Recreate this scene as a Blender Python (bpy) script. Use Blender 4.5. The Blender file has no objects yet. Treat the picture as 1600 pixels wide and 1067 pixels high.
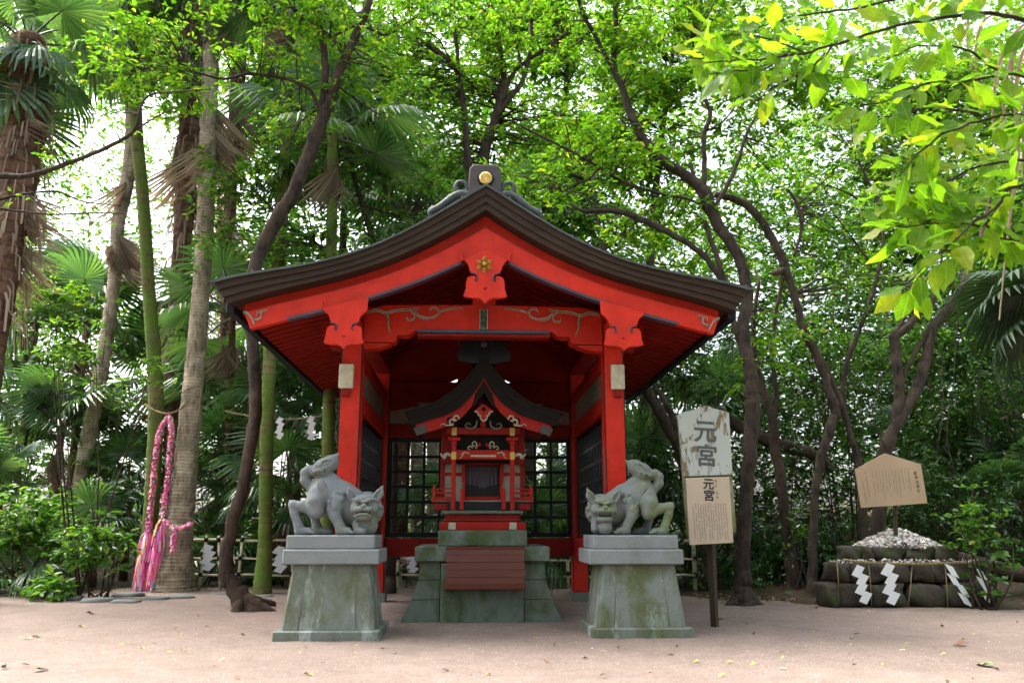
import bpy, bmesh, math, random
import numpy as np
from mathutils import Vector, Matrix

random.seed(7)
RNG = np.random.default_rng(11)
SC = bpy.context.scene
COL = SC.collection

# ------------------------------------------------------------------ camera
F = 1270.0                      # focal length in pixels of the 1600 px wide photograph
EYE = 1.2
TH = math.atan(292 / F)         # upward pitch
PSI = math.atan(65 * math.cos(TH) / F)   # slight turn to the right of the shrine's axis
FW = np.array([math.sin(PSI) * math.cos(TH), math.cos(PSI) * math.cos(TH), math.sin(TH)])
RT = np.array([math.cos(PSI), -math.sin(PSI), 0.0])
UP = np.cross(RT, FW)
CAM = np.array([0, 0, EYE])
cam_data = bpy.data.cameras.new('camera')
cam = bpy.data.objects.new('camera', cam_data)
COL.objects.link(cam)
cam.location = CAM
cam.rotation_euler = Vector(FW).to_track_quat('-Z', 'Y').to_euler()
cam_data.sensor_width = 36
cam_data.lens = F / 1600 * 36
cam_data.clip_start = 0.05
cam_data.clip_end = 600
cam_data.dof.use_dof = True
cam_data.dof.focus_distance = 9.0
cam_data.dof.aperture_fstop = 4.0
SC.camera = cam

# ------------------------------------------------------------------ sky, sun, exposure
SUN_EL, SUN_AZ = 60.0, -62.0    # azimuth from +Y (into the picture), negative = left
world = bpy.data.worlds.new('World')
SC.world = world
world.use_nodes = True
wn = world.node_tree
bg = wn.nodes['Background']
sky = wn.nodes.new('ShaderNodeTexSky')
sky.sky_type = 'NISHITA'
sky.sun_disc = False
sky.sun_elevation = math.radians(SUN_EL)
sky.sun_rotation = math.radians(SUN_AZ)
sky.air_density = 1.0
sky.dust_density = 6.0
sky.ozone_density = 1.0
hs = wn.nodes.new('ShaderNodeHueSaturation')      # thin overcast: greyer than a clear sky
hs.inputs['Saturation'].default_value = 0.5
wn.links.new(sky.outputs[0], hs.inputs['Color'])
wn.links.new(hs.outputs[0], bg.inputs['Color'])
bg.inputs['Strength'].default_value = 0.15
sun_data = bpy.data.lights.new('sun', 'SUN')
sun_data.energy = 0.9
sun_data.angle = math.radians(25)
sun_data.color = (1.0, 0.97, 0.91)
sun = bpy.data.objects.new('sun', sun_data)
COL.objects.link(sun)
_e, _a = math.radians(SUN_EL), math.radians(SUN_AZ)
_dir = Vector((math.sin(_a) * math.cos(_e), math.cos(_a) * math.cos(_e), math.sin(_e)))
sun.rotation_euler = (-_dir).to_track_quat('-Z', 'Y').to_euler()
SC.view_settings.view_transform = 'Standard'
SC.view_settings.look = 'None'
SC.view_settings.exposure = 2.42
SC.view_settings.gamma = 1.0
SC.view_settings.use_curve_mapping = False
SC.cycles.use_denoising = True
SC.cycles.max_bounces = 5
SC.cycles.diffuse_bounces = 2
SC.cycles.glossy_bounces = 2
SC.cycles.transmission_bounces = 3
SC.cycles.use_adaptive_sampling = True
SC.cycles.adaptive_threshold = 0.03
SC.cycles.caustics_reflective = False
SC.cycles.caustics_refractive = False

# ------------------------------------------------------------------ helpers
def ray(px, py):
    return FW + RT * (px - 800) / F - UP * (py - 533.5) / F
def at(px, py, Y):
    d = ray(px, py)
    return CAM + d * (Y / d[1])
def gnd(px, py):
    d = ray(px, py)
    return CAM + d * (-EYE / d[2])
def mpp(p):
    """metres per photograph pixel at a point"""
    return float((np.array(p) - CAM) @ FW) / F

def tag(o, label=None, cat=None, group=None, kind=None):
    if label: o['label'] = label
    if cat: o['category'] = cat
    if group: o['group'] = group
    if kind: o['kind'] = kind
    return o

def empty(name, loc=(0, 0, 0)):
    o = bpy.data.objects.new(name, None)
    o.empty_display_size = 0.1
    o.location = loc
    COL.objects.link(o)
    return o

def thing(name, label, cat, loc=(0, 0, 0), group=None):
    return tag(empty(name, loc), label, cat, group)

def link(name, me, mat=None, parent=None):
    """mesh data in world coordinates -> object, parented without moving"""
    o = bpy.data.objects.new(name, me)
    if mat is not None and len(me.materials) == 0:
        for m in (mat if isinstance(mat, (list, tuple)) else [mat]):
            me.materials.append(m)
    COL.objects.link(o)
    if parent is not None:
        o.parent = parent
        q = parent
        off = Vector((0, 0, 0))
        while q is not None:
            off += q.location
            q = q.parent
        o.location = -off
    return o

class MB:
    """collects geometry of ONE piece"""
    def __init__(s):
        s.v = []; s.f = []; s.mi = []; s.sm = []; s.n = 0
    def add(s, v, f, mi=0, smooth=False):
        v = [tuple(map(float, p)) for p in v]
        s.v += v
        s.f += [tuple(i + s.n for i in q) for q in f]
        s.mi += [mi] * len(f); s.sm += [smooth] * len(f)
        s.n += len(v)
        return s
    def box(s, x0, x1, y0, y1, z0, z1, c=0.006, mi=0, M=None):
        """chamfered box"""
        x0, x1 = min(x0, x1), max(x0, x1); y0, y1 = min(y0, y1), max(y0, y1); z0, z1 = min(z0, z1), max(z0, z1)
        c = min(c, (x1 - x0) * .3, (y1 - y0) * .3, (z1 - z0) * .3)
        bm = bmesh.new()
        bmesh.ops.create_cube(bm, size=1.0)
        for v in bm.verts:
            v.co = Vector(((x0 + x1) / 2 + v.co.x * (x1 - x0), (y0 + y1) / 2 + v.co.y * (y1 - y0), (z0 + z1) / 2 + v.co.z * (z1 - z0)))
        if c > 0:
            bmesh.ops.bevel(bm, geom=bm.edges[:], offset=c, segments=1, affect='EDGES', profile=0.5)
        bm.verts.index_update()
        vs = [v.co.copy() for v in bm.verts]
        if M is not None: vs = [M @ v for v in vs]
        s.add(vs, [[v.index for v in f.verts] for f in bm.faces], mi)
        bm.free()
        return s
    def tube(s, pts, rad, seg=8, mi=0, cap=True, smooth=True, wob=0.0, seed=0, rough=0.0):
        P = np.array([np.array(p, float) for p in pts]); n = len(P)
        R = np.full(n, float(rad)) if np.isscalar(rad) else np.array(rad, float)
        T = np.gradient(P, axis=0); T /= np.linalg.norm(T, axis=1)[:, None] + 1e-9
        ref = np.array([0, 1.0, 0]) if abs(T[0][1]) < .9 else np.array([1.0, 0, 0])
        a = np.cross(T[0], ref); a /= np.linalg.norm(a)
        A = []
        for i in range(n):
            a = a - T[i] * (a @ T[i]); a /= np.linalg.norm(a) + 1e-9
            A.append(a.copy())
        A = np.array(A); B = np.cross(T, A)
        th = np.linspace(0, 2 * np.pi, seg, endpoint=False)
        rr = np.ones((n, seg))
        if wob:
            g = np.random.default_rng(seed)
            ph = g.uniform(0, 6.28, 4)
            for k in range(1, 4):
                rr += wob / k * np.sin(k * th[None, :] + ph[k] + np.linspace(0, 5 * k, n)[:, None] * g.uniform(.5, 1.5))
        if rough:
            g = np.random.default_rng(seed + 5)
            q = g.normal(size=(n, seg))
            q = (q + np.roll(q, 1, 1) * .5 + np.roll(q, -1, 1) * .5) * .6
            q[1:] = q[1:] * .7 + q[:-1] * .5
            rr += rough * q
            for _ in range(max(1, n // 14)):     # knots and scars
                i, j = int(g.integers(1, n - 1)), int(g.integers(0, seg))
                rr[i, j] += rough * g.uniform(1.5, 4); rr[i, (j + 1) % seg] += rough * 1.5
        V = P[:, None, :] + (R[:, None] * rr)[:, :, None] * (np.cos(th)[None, :, None] * A[:, None, :] + np.sin(th)[None, :, None] * B[:, None, :])
        f = []
        for i in range(n - 1):
            for j in range(seg):
                k = (j + 1) % seg
                f.append((i * seg + j, i * seg + k, (i + 1) * seg + k, (i + 1) * seg + j))
        if cap:
            f.append(tuple(range(seg))[::-1]); f.append(tuple((n - 1) * seg + j for j in range(seg)))
        return s.add(V.reshape(-1, 3), f, mi, smooth)
    def prism(s, poly, axis, a, b, mi=0):
        """extrude a 2-D polygon along an axis; poly in the two remaining axes, in order"""
        n = len(poly)
        def mk(p, t):
            q = list(p); q.insert('xyz'.index(axis), t); return q
        v = [mk(p, a) for p in poly] + [mk(p, b) for p in poly]
        f = [tuple(range(n)), tuple(range(2 * n - 1, n - 1, -1))] + [(i, i + n, (i + 1) % n + n, (i + 1) % n) for i in range(n)]
        return s.add(v, f, mi)
    def sweep(s, top, bot, y0, y1, mi=0):
        """closed slab between two (x, z) polylines of equal length, from y0 to y1"""
        n = len(top)
        v = [(x, y0, z) for x, z in top] + [(x, y0, z) for x, z in bot] + [(x, y1, z) for x, z in top] + [(x, y1, z) for x, z in bot]
        f = []
        for i in range(n - 1):
            f += [(i, n + i, n + i + 1, i + 1), (2 * n + i, 2 * n + i + 1, 3 * n + i + 1, 3 * n + i),
                  (i, i + 1, 2 * n + i + 1, 2 * n + i), (n + i, 3 * n + i, 3 * n + i + 1, n + i + 1)]
        f += [(0, 2 * n, 3 * n, n), (n - 1, 2 * n - 1, 4 * n - 1, 3 * n - 1)]
        return s.add(v, f, mi)
    def mesh(s, name, recalc=False):
        me = bpy.data.meshes.new(name)
        me.from_pydata(s.v, [], s.f)
        if any(s.mi): me.polygons.foreach_set('material_index', s.mi)
        if any(s.sm): me.polygons.foreach_set('use_smooth', s.sm)
        if recalc:
            bm = bmesh.new(); bm.from_mesh(me); bmesh.ops.recalc_face_normals(bm, faces=bm.faces); bm.to_mesh(me); bm.free()
        me.update()
        return me
    def build(s, name, mat, parent=None, recalc=True):
        return link(name, s.mesh(name, recalc), mat, parent)

def box(name, mat, parent, x0, x1, y0, y1, z0, z1, c=0.006, M=None):
    return MB().box(x0, x1, y0, y1, z0, z1, c, 0, M).build(name, mat, parent)

def np_mesh(name, V, faces_n, idx, smooth=False):
    """fast mesh: V (n,3), every face has faces_n corners, idx flat"""
    me = bpy.data.meshes.new(name)
    nf = len(idx) // faces_n
    me.vertices.add(len(V)); me.loops.add(len(idx)); me.polygons.add(nf)
    me.vertices.foreach_set('co', np.ascontiguousarray(V, np.float32).ravel())
    me.loops.foreach_set('vertex_index', np.ascontiguousarray(idx, np.int32))
    me.polygons.foreach_set('loop_start', np.arange(0, len(idx), faces_n, dtype=np.int32))
    if smooth: me.polygons.foreach_set('use_smooth', np.ones(nf, bool))
    me.update(calc_edges=True)
    return me

def smooth_poly(pts, n=6):
    """Catmull-Rom through points of any width"""
    P = np.array(pts, float)
    P = np.vstack([2 * P[0] - P[1], P, 2 * P[-1] - P[-2]])
    out = []
    for i in range(1, len(P) - 2):
        for t in np.linspace(0, 1, n, endpoint=False):
            a, b, c, d = P[i - 1], P[i], P[i + 1], P[i + 2]
            out.append(.5 * (2 * b + (c - a) * t + (2 * a - 5 * b + 4 * c - d) * t * t + (3 * b - a - 3 * c + d) * t ** 3))
    out.append(P[-2])
    return np.array(out)

def copy_tree(o, parent=None, loc=None, rot=None, scale=None):
    c = o.copy(); COL.objects.link(c); c.parent = parent
    if loc is not None: c.location = loc
    if rot is not None: c.rotation_euler = rot
    if scale is not None: c.scale = (scale,) * 3 if np.isscalar(scale) else scale
    for ch in list(o.children): copy_tree(ch, c)
    return c

def curve_piece(name, outlines, y, depth, mat, parent, bevel=0.006):
    """filled outline(s) in the XZ plane (first is the body, others are holes), real thickness along Y"""
    cu = bpy.data.curves.new(name, 'CURVE'); cu.dimensions = '2D'; cu.fill_mode = 'BOTH'
    cu.extrude = depth / 2; cu.bevel_depth = bevel; cu.bevel_resolution = 1
    for pts in outlines:
        sp = cu.splines.new('POLY'); sp.points.add(len(pts) - 1); sp.use_cyclic_u = True
        for p, (x, z) in zip(sp.points, pts): p.co = (x, z, 0, 1)
    tmp = bpy.data.objects.new('tmp', cu); COL.objects.link(tmp)
    dg = bpy.context.evaluated_depsgraph_get()
    me = bpy.data.meshes.new_from_object(tmp.evaluated_get(dg))
    bpy.data.objects.remove(tmp); bpy.data.curves.remove(cu)
    me.transform(Matrix(((1, 0, 0, 0), (0, 0, -1, y), (0, 1, 0, 0), (0, 0, 0, 1))))
    me.materials.clear()
    return link(name, me, mat, parent)

def text_mesh(body, size, thick=0.0, offset=0.0):
    cu = bpy.data.curves.new('txt', 'FONT'); cu.body = body; cu.size = size
    cu.align_x = 'CENTER'; cu.align_y = 'CENTER'; cu.extrude = thick; cu.offset = offset; cu.space_line = 0.92
    tmp = bpy.data.objects.new('tmp', cu); COL.objects.link(tmp)
    dg = bpy.context.evaluated_depsgraph_get()
    me = bpy.data.meshes.new_from_object(tmp.evaluated_get(dg))
    bpy.data.objects.remove(tmp); bpy.data.curves.remove(cu)
    me.materials.clear()
    return me

# ------------------------------------------------------------------ materials
def new_mat(name):
    m = bpy.data.materials.new(name); m.use_nodes = True
    nt = m.node_tree
    for n in list(nt.nodes): nt.nodes.remove(n)
    return m, nt
def N(nt, t, **kw):
    n = nt.nodes.new(t)
    for k, v in kw.items():
        if k in n.inputs: n.inputs[k].default_value = v
        else: setattr(n, k, v)
    return n
def ramp(nt, fac, stops, interp='LINEAR'):
    r = nt.nodes.new('ShaderNodeValToRGB'); cr = r.color_ramp; cr.interpolation = interp
    while len(cr.elements) < len(stops): cr.elements.new(0.5)
    for e, (p, c) in zip(cr.elements, stops):
        e.position = p; e.color = (*c, 1) if len(c) == 3 else c
    nt.links.new(fac, r.inputs['Fac'])
    return r
def noise(nt, scale, detail=4, rough=.55, coord='Object', stretch=None, dist=0.0):
    tc = nt.nodes.new('ShaderNodeTexCoord')
    src = tc.outputs[coord]
    if stretch:
        mp = nt.nodes.new('ShaderNodeMapping'); mp.inputs['Scale'].default_value = stretch
        nt.links.new(src, mp.inputs['Vector']); src = mp.outputs['Vector']
    n = N(nt, 'ShaderNodeTexNoise', Scale=scale, Detail=detail, Roughness=rough, Distortion=dist)
    nt.links.new(src, n.inputs['Vector'])
    return n
def mix(nt, fac, a, b, blend='MIX'):
    m = nt.nodes.new('ShaderNodeMix'); m.data_type = 'RGBA'; m.blend_type = blend
    for sock, val in ((m.inputs[0], fac), (m.inputs[6], a), (m.inputs[7], b)):
        if hasattr(val, 'links') or hasattr(val, 'is_output'): nt.links.new(val, sock)
        elif np.isscalar(val): sock.default_value = val
        else: sock.default_value = (*val, 1) if len(val) == 3 else val
    return m.outputs[2]
def finish(nt, color, rough=.6, bump=None, bump_s=.3, bump_d=.01, spec=.5, metal=0.0, coat=0.0):
    b = nt.nodes.new('ShaderNodeBsdfPrincipled')
    out = nt.nodes.new('ShaderNodeOutputMaterial')
    if hasattr(color, 'is_output'): nt.links.new(color, b.inputs['Base Color'])
    else: b.inputs['Base Color'].default_value = (*color, 1)
    if hasattr(rough, 'is_output'): nt.links.new(rough, b.inputs['Roughness'])
    else: b.inputs['Roughness'].default_value = rough
    b.inputs['Metallic'].default_value = metal
    b.inputs['Specular IOR Level'].default_value = spec
    b.inputs['Coat Weight'].default_value = coat
    if bump is not None:
        bp = N(nt, 'ShaderNodeBump', Strength=bump_s, Distance=bump_d)
        nt.links.new(bump, bp.inputs['Height']); nt.links.new(bp.outputs[0], b.inputs['Normal'])
    nt.links.new(b.outputs[0], out.inputs['Surface'])
    return b

def mat_paint(name, c, rough=.42, wear=.25, spec=.5, scale=3.0):
    m, nt = new_mat(name)
    n1 = noise(nt, scale, 6, .65); n2 = noise(nt, scale * 14, 3, .6, stretch=(1, 1, .25))
    dark = tuple(x * (1 - wear) for x in c)
    r = ramp(nt, n1.outputs['Fac'], [(.3, dark), (.62, c)])
    n3 = noise(nt, scale * 2.2, 7, .72, stretch=(1.5, 1.5, .22), dist=.4)       # runs and grime
    gr = ramp(nt, n3.outputs['Fac'], [(.56, (0,) * 3), (.74, (min(.75, wear * 1.6),) * 3)])
    r.outputs[0].node.label = 'paint'
    gcol = mix(nt, gr.outputs[0], r.outputs[0], tuple(x * .38 + .004 for x in c))
    n4 = noise(nt, scale * .8, 5, .6)
    fade = ramp(nt, n4.outputs['Fac'], [(.52, (0,) * 3), (.75, (wear * .5,) * 3)])
    gcol = mix(nt, fade.outputs[0], gcol, tuple(min(1, x * 1.15 + .045) for x in c))
    rr = ramp(nt, n2.outputs['Fac'], [(.3, (rough * .8,) * 3), (.7, (min(1, rough * 1.3),) * 3)])
    finish(nt, gcol, rr.outputs[0], n2.outputs['Fac'], .35, .006, spec)
    return m
def mat_wood(name, c1, c2, rough=.6, along='x', scale=6.0):
    m, nt = new_mat(name)
    st = {'x': (.18, 3, 3), 'y': (3, .18, 3), 'z': (3, 3, .18)}[along]
    n1 = noise(nt, scale, 6, .7, stretch=st, dist=.4)
    n2 = noise(nt, 1.3, 3)
    r = ramp(nt, n1.outputs['Fac'], [(.3, c1), (.68, c2)])
    col = mix(nt, n2.outputs['Fac'], r.outputs[0], (c1[0] * .8, c1[1] * .8, c1[2] * .8))
    finish(nt, col, rough, n1.outputs['Fac'], .35, .006, .25)
    return m
def mat_stone(name, c1, c2, moss=(.09, .13, .035), moss_lo=.5, moss_hi=.68, moss_amt=1.0, speck=120, rough=.85, mscale=2.2, stain=None):
    m, nt = new_mat(name)
    n1 = noise(nt, speck, 3, .7); n2 = noise(nt, 3.5, 5, .6); n3 = noise(nt, mscale, 7, .68, dist=.3, stretch=(1, 1, .6))
    r = ramp(nt, n1.outputs['Fac'], [(.3, c1), (.7, c2)])
    col = mix(nt, .45, r.outputs[0], ramp(nt, n2.outputs['Fac'], [(.25, tuple(x * .55 for x in c2)), (.75, c2)]).outputs[0])
    if stain: # pale lichen and drip marks
        n4 = noise(nt, 2.6, 6, .7, stretch=(1.6, 1.6, .5))
        col = mix(nt, ramp(nt, n4.outputs['Fac'], [(.54, (0,) * 3), (.60, (.85,) * 3)]).outputs[0], col, stain)
    mk = ramp(nt, n3.outputs['Fac'], [(moss_lo, (0,) * 3), (moss_hi, (moss_amt,) * 3)])
    n5 = noise(nt, 26, 4, .6)
    mc = ramp(nt, n5.outputs['Fac'], [(.3, tuple(x * .65 for x in moss)), (.7, moss)])
    col = mix(nt, mk.outputs[0], col, mc.outputs[0])
    hgt = mix(nt, .5, n1.outputs['Fac'], n2.outputs['Fac'])
    finish(nt, col, rough, hgt, .8, .009, .22)
    return m
def mat_bark(name, c1, c2, moss=None, moss_lo=.45, rings=0.0, bump=.7, scale=9.0):
    m, nt = new_mat(name)
    n1 = noise(nt, scale, 7, .75, stretch=(1.3, 1.3, .4), dist=.5); n2 = noise(nt, 2.6, 5, .65); n4 = noise(nt, 40, 3, .6)
    r = ramp(nt, n1.outputs['Fac'], [(.36, tuple(x * .7 for x in c1)), (.62, c2)])
    col = mix(nt, ramp(nt, n2.outputs['Fac'], [(.45, (0,) * 3), (.65, (.75,) * 3)]).outputs[0], r.outputs[0], tuple(x * 1.5 for x in c2))
    h = n1.outputs['Fac']
    if rings:
        tc = nt.nodes.new('ShaderNodeTexCoord')
        w = N(nt, 'ShaderNodeTexWave', Scale=rings, Distortion=1.6, Detail=3.0)
        w.inputs['Detail Scale'].default_value = 1.6
        w.bands_direction = 'Z'
        nt.links.new(tc.outputs['Object'], w.inputs['Vector'])
        col = mix(nt, ramp(nt, w.outputs['Fac'], [(.0, (.5,) * 3), (.16, (0,) * 3)]).outputs[0], col, tuple(x * .7 for x in c1))
        h = mix(nt, .3, n1.outputs['Fac'], w.outputs['Fac'])
    if moss:
        n3 = noise(nt, 2.3, 6, .7)
        mk = ramp(nt, n3.outputs['Fac'], [(moss_lo, (0,) * 3), (moss_lo + .18, (1,) * 3)])
        mc = ramp(nt, n4.outputs['Fac'], [(.3, tuple(x * .6 for x in moss)), (.7, moss)])
        col = mix(nt, mk.outputs[0], col, mc.outputs[0])
    finish(nt, col, .9, h, bump, .03, .25)
    return m
def mat_leaf(name, stops, trans=.45, tcol=None, rough=.34, spec=.5):
    """stops: list of (position, colour) over the random value of every leaf"""
    m, nt = new_mat(name)
    g = nt.nodes.new('ShaderNodeNewGeometry')
    r = ramp(nt, g.outputs['Random Per Island'], stops)
    n = noise(nt, 1.1, 3, .6)
    col = mix(nt, .55, r.outputs[0], ramp(nt, n.outputs['Fac'], [(.3, (.55, .62, .5)), (.7, (1.35, 1.25, 1.1))]).outputs[0], 'MULTIPLY')
    b = nt.nodes.new('ShaderNodeBsdfPrincipled'); out = nt.nodes.new('ShaderNodeOutputMaterial')
    nt.links.new(col, b.inputs['Base Color']); b.inputs['Roughness'].default_value = rough
    b.inputs['Specular IOR Level'].default_value = spec
    t = nt.nodes.new('ShaderNodeBsdfTranslucent')
    tc = mix(nt, 1.0, col, tcol or (1.55, 1.65, .62), 'MULTIPLY')
    nt.links.new(tc, t.inputs['Color'])
    ms = nt.nodes.new('ShaderNodeMixShader'); ms.inputs[0].default_value = trans
    nt.links.new(b.outputs[0], ms.inputs[1]); nt.links.new(t.outputs[0], ms.inputs[2])
    nt.links.new(ms.outputs[0], out.inputs['Surface'])
    return m

M = {}
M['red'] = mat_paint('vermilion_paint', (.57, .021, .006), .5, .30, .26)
M['red2'] = mat_paint('vermilion_paint_shaded', (.24, .0075, .0035), .55, .3, .2)  # same vermilion, darkened to paint in the shade of eaves and interior
M['red3'] = mat_paint('vermilion_paint_inner_shade', (0.3344, 0.0088, 0.0044), .5, .25, .2)  # vermilion again, with the hall's shade put into the inner shrine's colour
M['trim'] = mat_paint('purple_grey_trim', (.055, .035, .055), .5, .2)
M['blue'] = mat_paint('blue_trim', (.03, .085, .15), .45, .2)
M['roof'] = mat_wood('roof_copper_brown', (.029, .016, .010), (.062, .036, .023), .7, 'x', 4)
M['roofdk'] = mat_wood('roof_edge_dark', (.007, .005, .004), (.016, .011, .008), .85, 'x', 4)
M['tile'] = mat_paint('ridge_grey_green', (.062, .075, .072), .6, .45, scale=7)
M['tilebr'] = mat_paint('ridge_brown', (.060, .045, .043), .6, .35, scale=7)
M['black'] = mat_paint('black_lacquer', (.008, .008, .011), .4, .3, .2)
M['plaster'] = mat_paint('cream_plaster', (.30, .26, .21), .8, .3)
M['cream'] = mat_paint('cream_lamp_case', (0.5580, 0.5220, 0.3780), .55, .35, scale=9)
M['vine'] = mat_paint('carved_vine_green', (.10, .13, .09), .5, .5, scale=22)
M['vinew'] = mat_paint('carved_vine_pale', (.42, .40, .30), .5, .3, scale=22)
M['gold'] = None
m, nt = new_mat('gilt_metal'); finish(nt, (.80, .58, .20), .4, noise(nt, 60).outputs['Fac'], .2, .003, .5, .35); M['gold'] = m
m, nt = new_mat('gilt_dark'); finish(nt, (.46, .28, .06), .42, noise(nt, 60).outputs['Fac'], .2, .003, .5, .7); M['golddk'] = m
M['granite'] = mat_stone('grey_granite', (0.1428, 0.1596, 0.1680), (0.2604, 0.2814, 0.2856), (0.0840, 0.1092, 0.0378), .52, .74, .6, 110)
M['granite_moss'] = mat_stone('mossy_granite', (0.1008, 0.1109, 0.1025), (0.2184, 0.2394, 0.2142), (0.0966, 0.1092, 0.0378), .44, .64, .75, 90, stain=(0.3192, 0.3612, 0.3444), mscale=2.3)
M['granite_moss2'] = mat_stone('heavily_mossy_granite', (0.1008, 0.1109, 0.1025), (0.2184, 0.2394, 0.2142), (0.0966, 0.1134, 0.0353), .41, .60, .82, 90, stain=(0.3360, 0.3780, 0.3612), mscale=2.9)
M['statue'] = mat_stone('statue_granite', (0.1008, 0.1109, 0.1176), (0.2184, 0.2352, 0.2436), (0.1680, 0.2016, 0.0840), .52, .70, .7, 110, mscale=3.4)
M['statue2'] = mat_stone('statue_granite_algae', (0.1008, 0.1109, 0.1092), (0.2100, 0.2268, 0.2226), (0.1596, 0.2016, 0.0714), .44, .62, .8, 110, mscale=3.4)
M['altar'] = mat_stone('altar_green_stone', (0.0880, 0.1100, 0.0924), (0.1848, 0.2200, 0.1892), (0.0660, 0.0924, 0.0264), .44, .62, .85, 80, mscale=2.8)
M['boxwood'] = mat_wood('offering_wood', (0.0850, 0.0187, 0.0102), (0.1785, 0.0467, 0.0238), .42, 'x', 5)
M['mound'] = mat_stone('dark_mossy_rock', (.018, .014, .012), (.085, .068, .055), (.045, .07, .015), .5, .62, .8, 24, mscale=5)
M['paving'] = mat_stone('flat_border_stone', (0.1105, 0.1190, 0.1190), (0.2125, 0.2210, 0.2125), (0.0850, 0.1020, 0.0425), .58, .8, .5, 50)
M['foot'] = mat_stone('post_foot_stone', (.12, .115, .10), (.20, .19, .17), (.06, .07, .03), .6, .8, .4, 80)
M['white'] = mat_paint('white_paper', (.80, .80, .82), .8, .05)
M['signwood'] = mat_wood('pale_sign_board', (0.4368, 0.3108, 0.1974), (0.4872, 0.3528, 0.2352), .6, 'z', 3)
M['ink'] = mat_paint('black_ink', (.012, .012, .014), .6, .1)
M['inkgrey'] = mat_paint('faded_ink', (.10, .11, .11), .8, .4, scale=30)
M['panel'] = mat_wood('cream_notice_panel', (0.5160, 0.4042, 0.3010), (0.5848, 0.4730, 0.3612), .6, 'z', 3)
M['bamboo'] = mat_wood('bamboo_pale', (.60, .53, .34), (.78, .71, .50), .45, 'x', 5)
M['rope'] = mat_wood('straw_rope', (.22, .17, .08), (.36, .29, .15), .9, 'x', 30)
M['twine'] = mat_paint('black_twine', (.012, .011, .010), .9, .2)
# ================================================================== ground
def mat_gravel():
    m, nt = new_mat('pinkish_fine_gravel')
    n1 = noise(nt, 75, 4, .75); n2 = noise(nt, .45, 6, .6); n3 = noise(nt, 300, 2, .8); n4 = noise(nt, 3.2, 6, .7)
    vo = N(nt, 'ShaderNodeTexVoronoi', Scale=95.0); tc = nt.nodes.new('ShaderNodeTexCoord')
    nt.links.new(tc.outputs['Object'], vo.inputs['Vector'])
    g = ramp(nt, vo.outputs['Color'], [(.1, (0.1189, 0.0886, 0.0722)), (.5, (0.2255, 0.1738, 0.1410)), (.9, (0.3444, 0.2870, 0.2419))])
    g2 = ramp(nt, n1.outputs['Fac'], [(.3, (0.1230, 0.0886, 0.0722)), (.7, (0.3239, 0.2542, 0.2148))])
    col = mix(nt, .5, g.outputs[0], g2.outputs[0])
    col = mix(nt, .7, col, ramp(nt, n2.outputs['Fac'], [(.3, (.72, .70, .70)), (.7, (1.12, 1.1, 1.1))]).outputs[0], 'MULTIPLY')
    col = mix(nt, .6, col, ramp(nt, n4.outputs['Fac'], [(.3, (.72, .7, .68)), (.65, (1.08, 1.08, 1.08))]).outputs[0], 'MULTIPLY')
    h = mix(nt, .5, vo.outputs['Distance'], n1.outputs['Fac'])
    n5 = noise(nt, 5.5, 5, .6, dist=.7)          # scuffs and half-swept footprints
    h = mix(nt, .72, h, n5.outputs['Fac'])
    n6 = noise(nt, .8, 5, .65, dist=.5)          # damp patches
    col = mix(nt, ramp(nt, n6.outputs['Fac'], [(.52, (0,) * 3), (.68, (.5,) * 3)]).outputs[0], col, (.14, .11, .09))
    finish(nt, col, .95, h, .9, .04, .2)
    return m
M['gravel'] = mat_gravel()
def mat_litter():
    m, nt = new_mat('dark_leaf_litter')
    n1 = noise(nt, 14, 6, .75, dist=.8); n2 = noise(nt, 1.2, 5, .6)
    r = ramp(nt, n1.outputs['Fac'], [(.28, (.018, .013, .009)), (.5, (.06, .04, .025)), (.68, (.15, .09, .05))])
    col = mix(nt, ramp(nt, n2.outputs['Fac'], [(.45, (0,) * 3), (.65, (.7,) * 3)]).outputs[0], r.outputs[0], (.03, .05, .015))
    finish(nt, col, .95, n1.outputs['Fac'], 1.0, .06, .2)
    return m
M['litter'] = mat_litter()

def hnoise(x, y):
    return (np.sin(x * .9 + 1.3) * np.cos(y * .7 + .4) + .5 * np.sin(x * 2.3 + y * 1.7) + .3 * np.sin(x * 5.1 - y * 4.3 + 2))
# far sheet reaching the horizon, dropping nothing: flat with soft swells under the wood
xs = np.concatenate([np.linspace(-400, -45, 8), np.linspace(-40, 40, 81), np.linspace(45, 400, 8)])
ys = np.concatenate([np.linspace(-200, -14, 6), np.linspace(-10, 60, 71), np.linspace(66, 500, 8)])
X, Y = np.meshgrid(xs, ys)
Z = -.03 + np.clip((Y - 19) / 25, 0, 1) * (1.2 + .4 * hnoise(X * .5, Y * .5)) * (np.abs(X) < 60)
right = np.clip((X - (4.6 + (Y < 13) * 3.4)) / 5, 0, 1) * np.clip((Y - 12.5) / 4, 0, 1)
Z += right * (.9 + .15 * hnoise(X, Y))
V = np.stack([X, Y, Z], -1).reshape(-1, 3)
nx, ny = len(xs), len(ys)
idx = np.array([[j * nx + i, j * nx + i + 1, (j + 1) * nx + i + 1, (j + 1) * nx + i] for j in range(ny - 1) for i in range(nx - 1)]).ravel()
tag(link('ground', np_mesh('ground', V, 4, idx, True), M['litter']), kind='structure')

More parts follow.
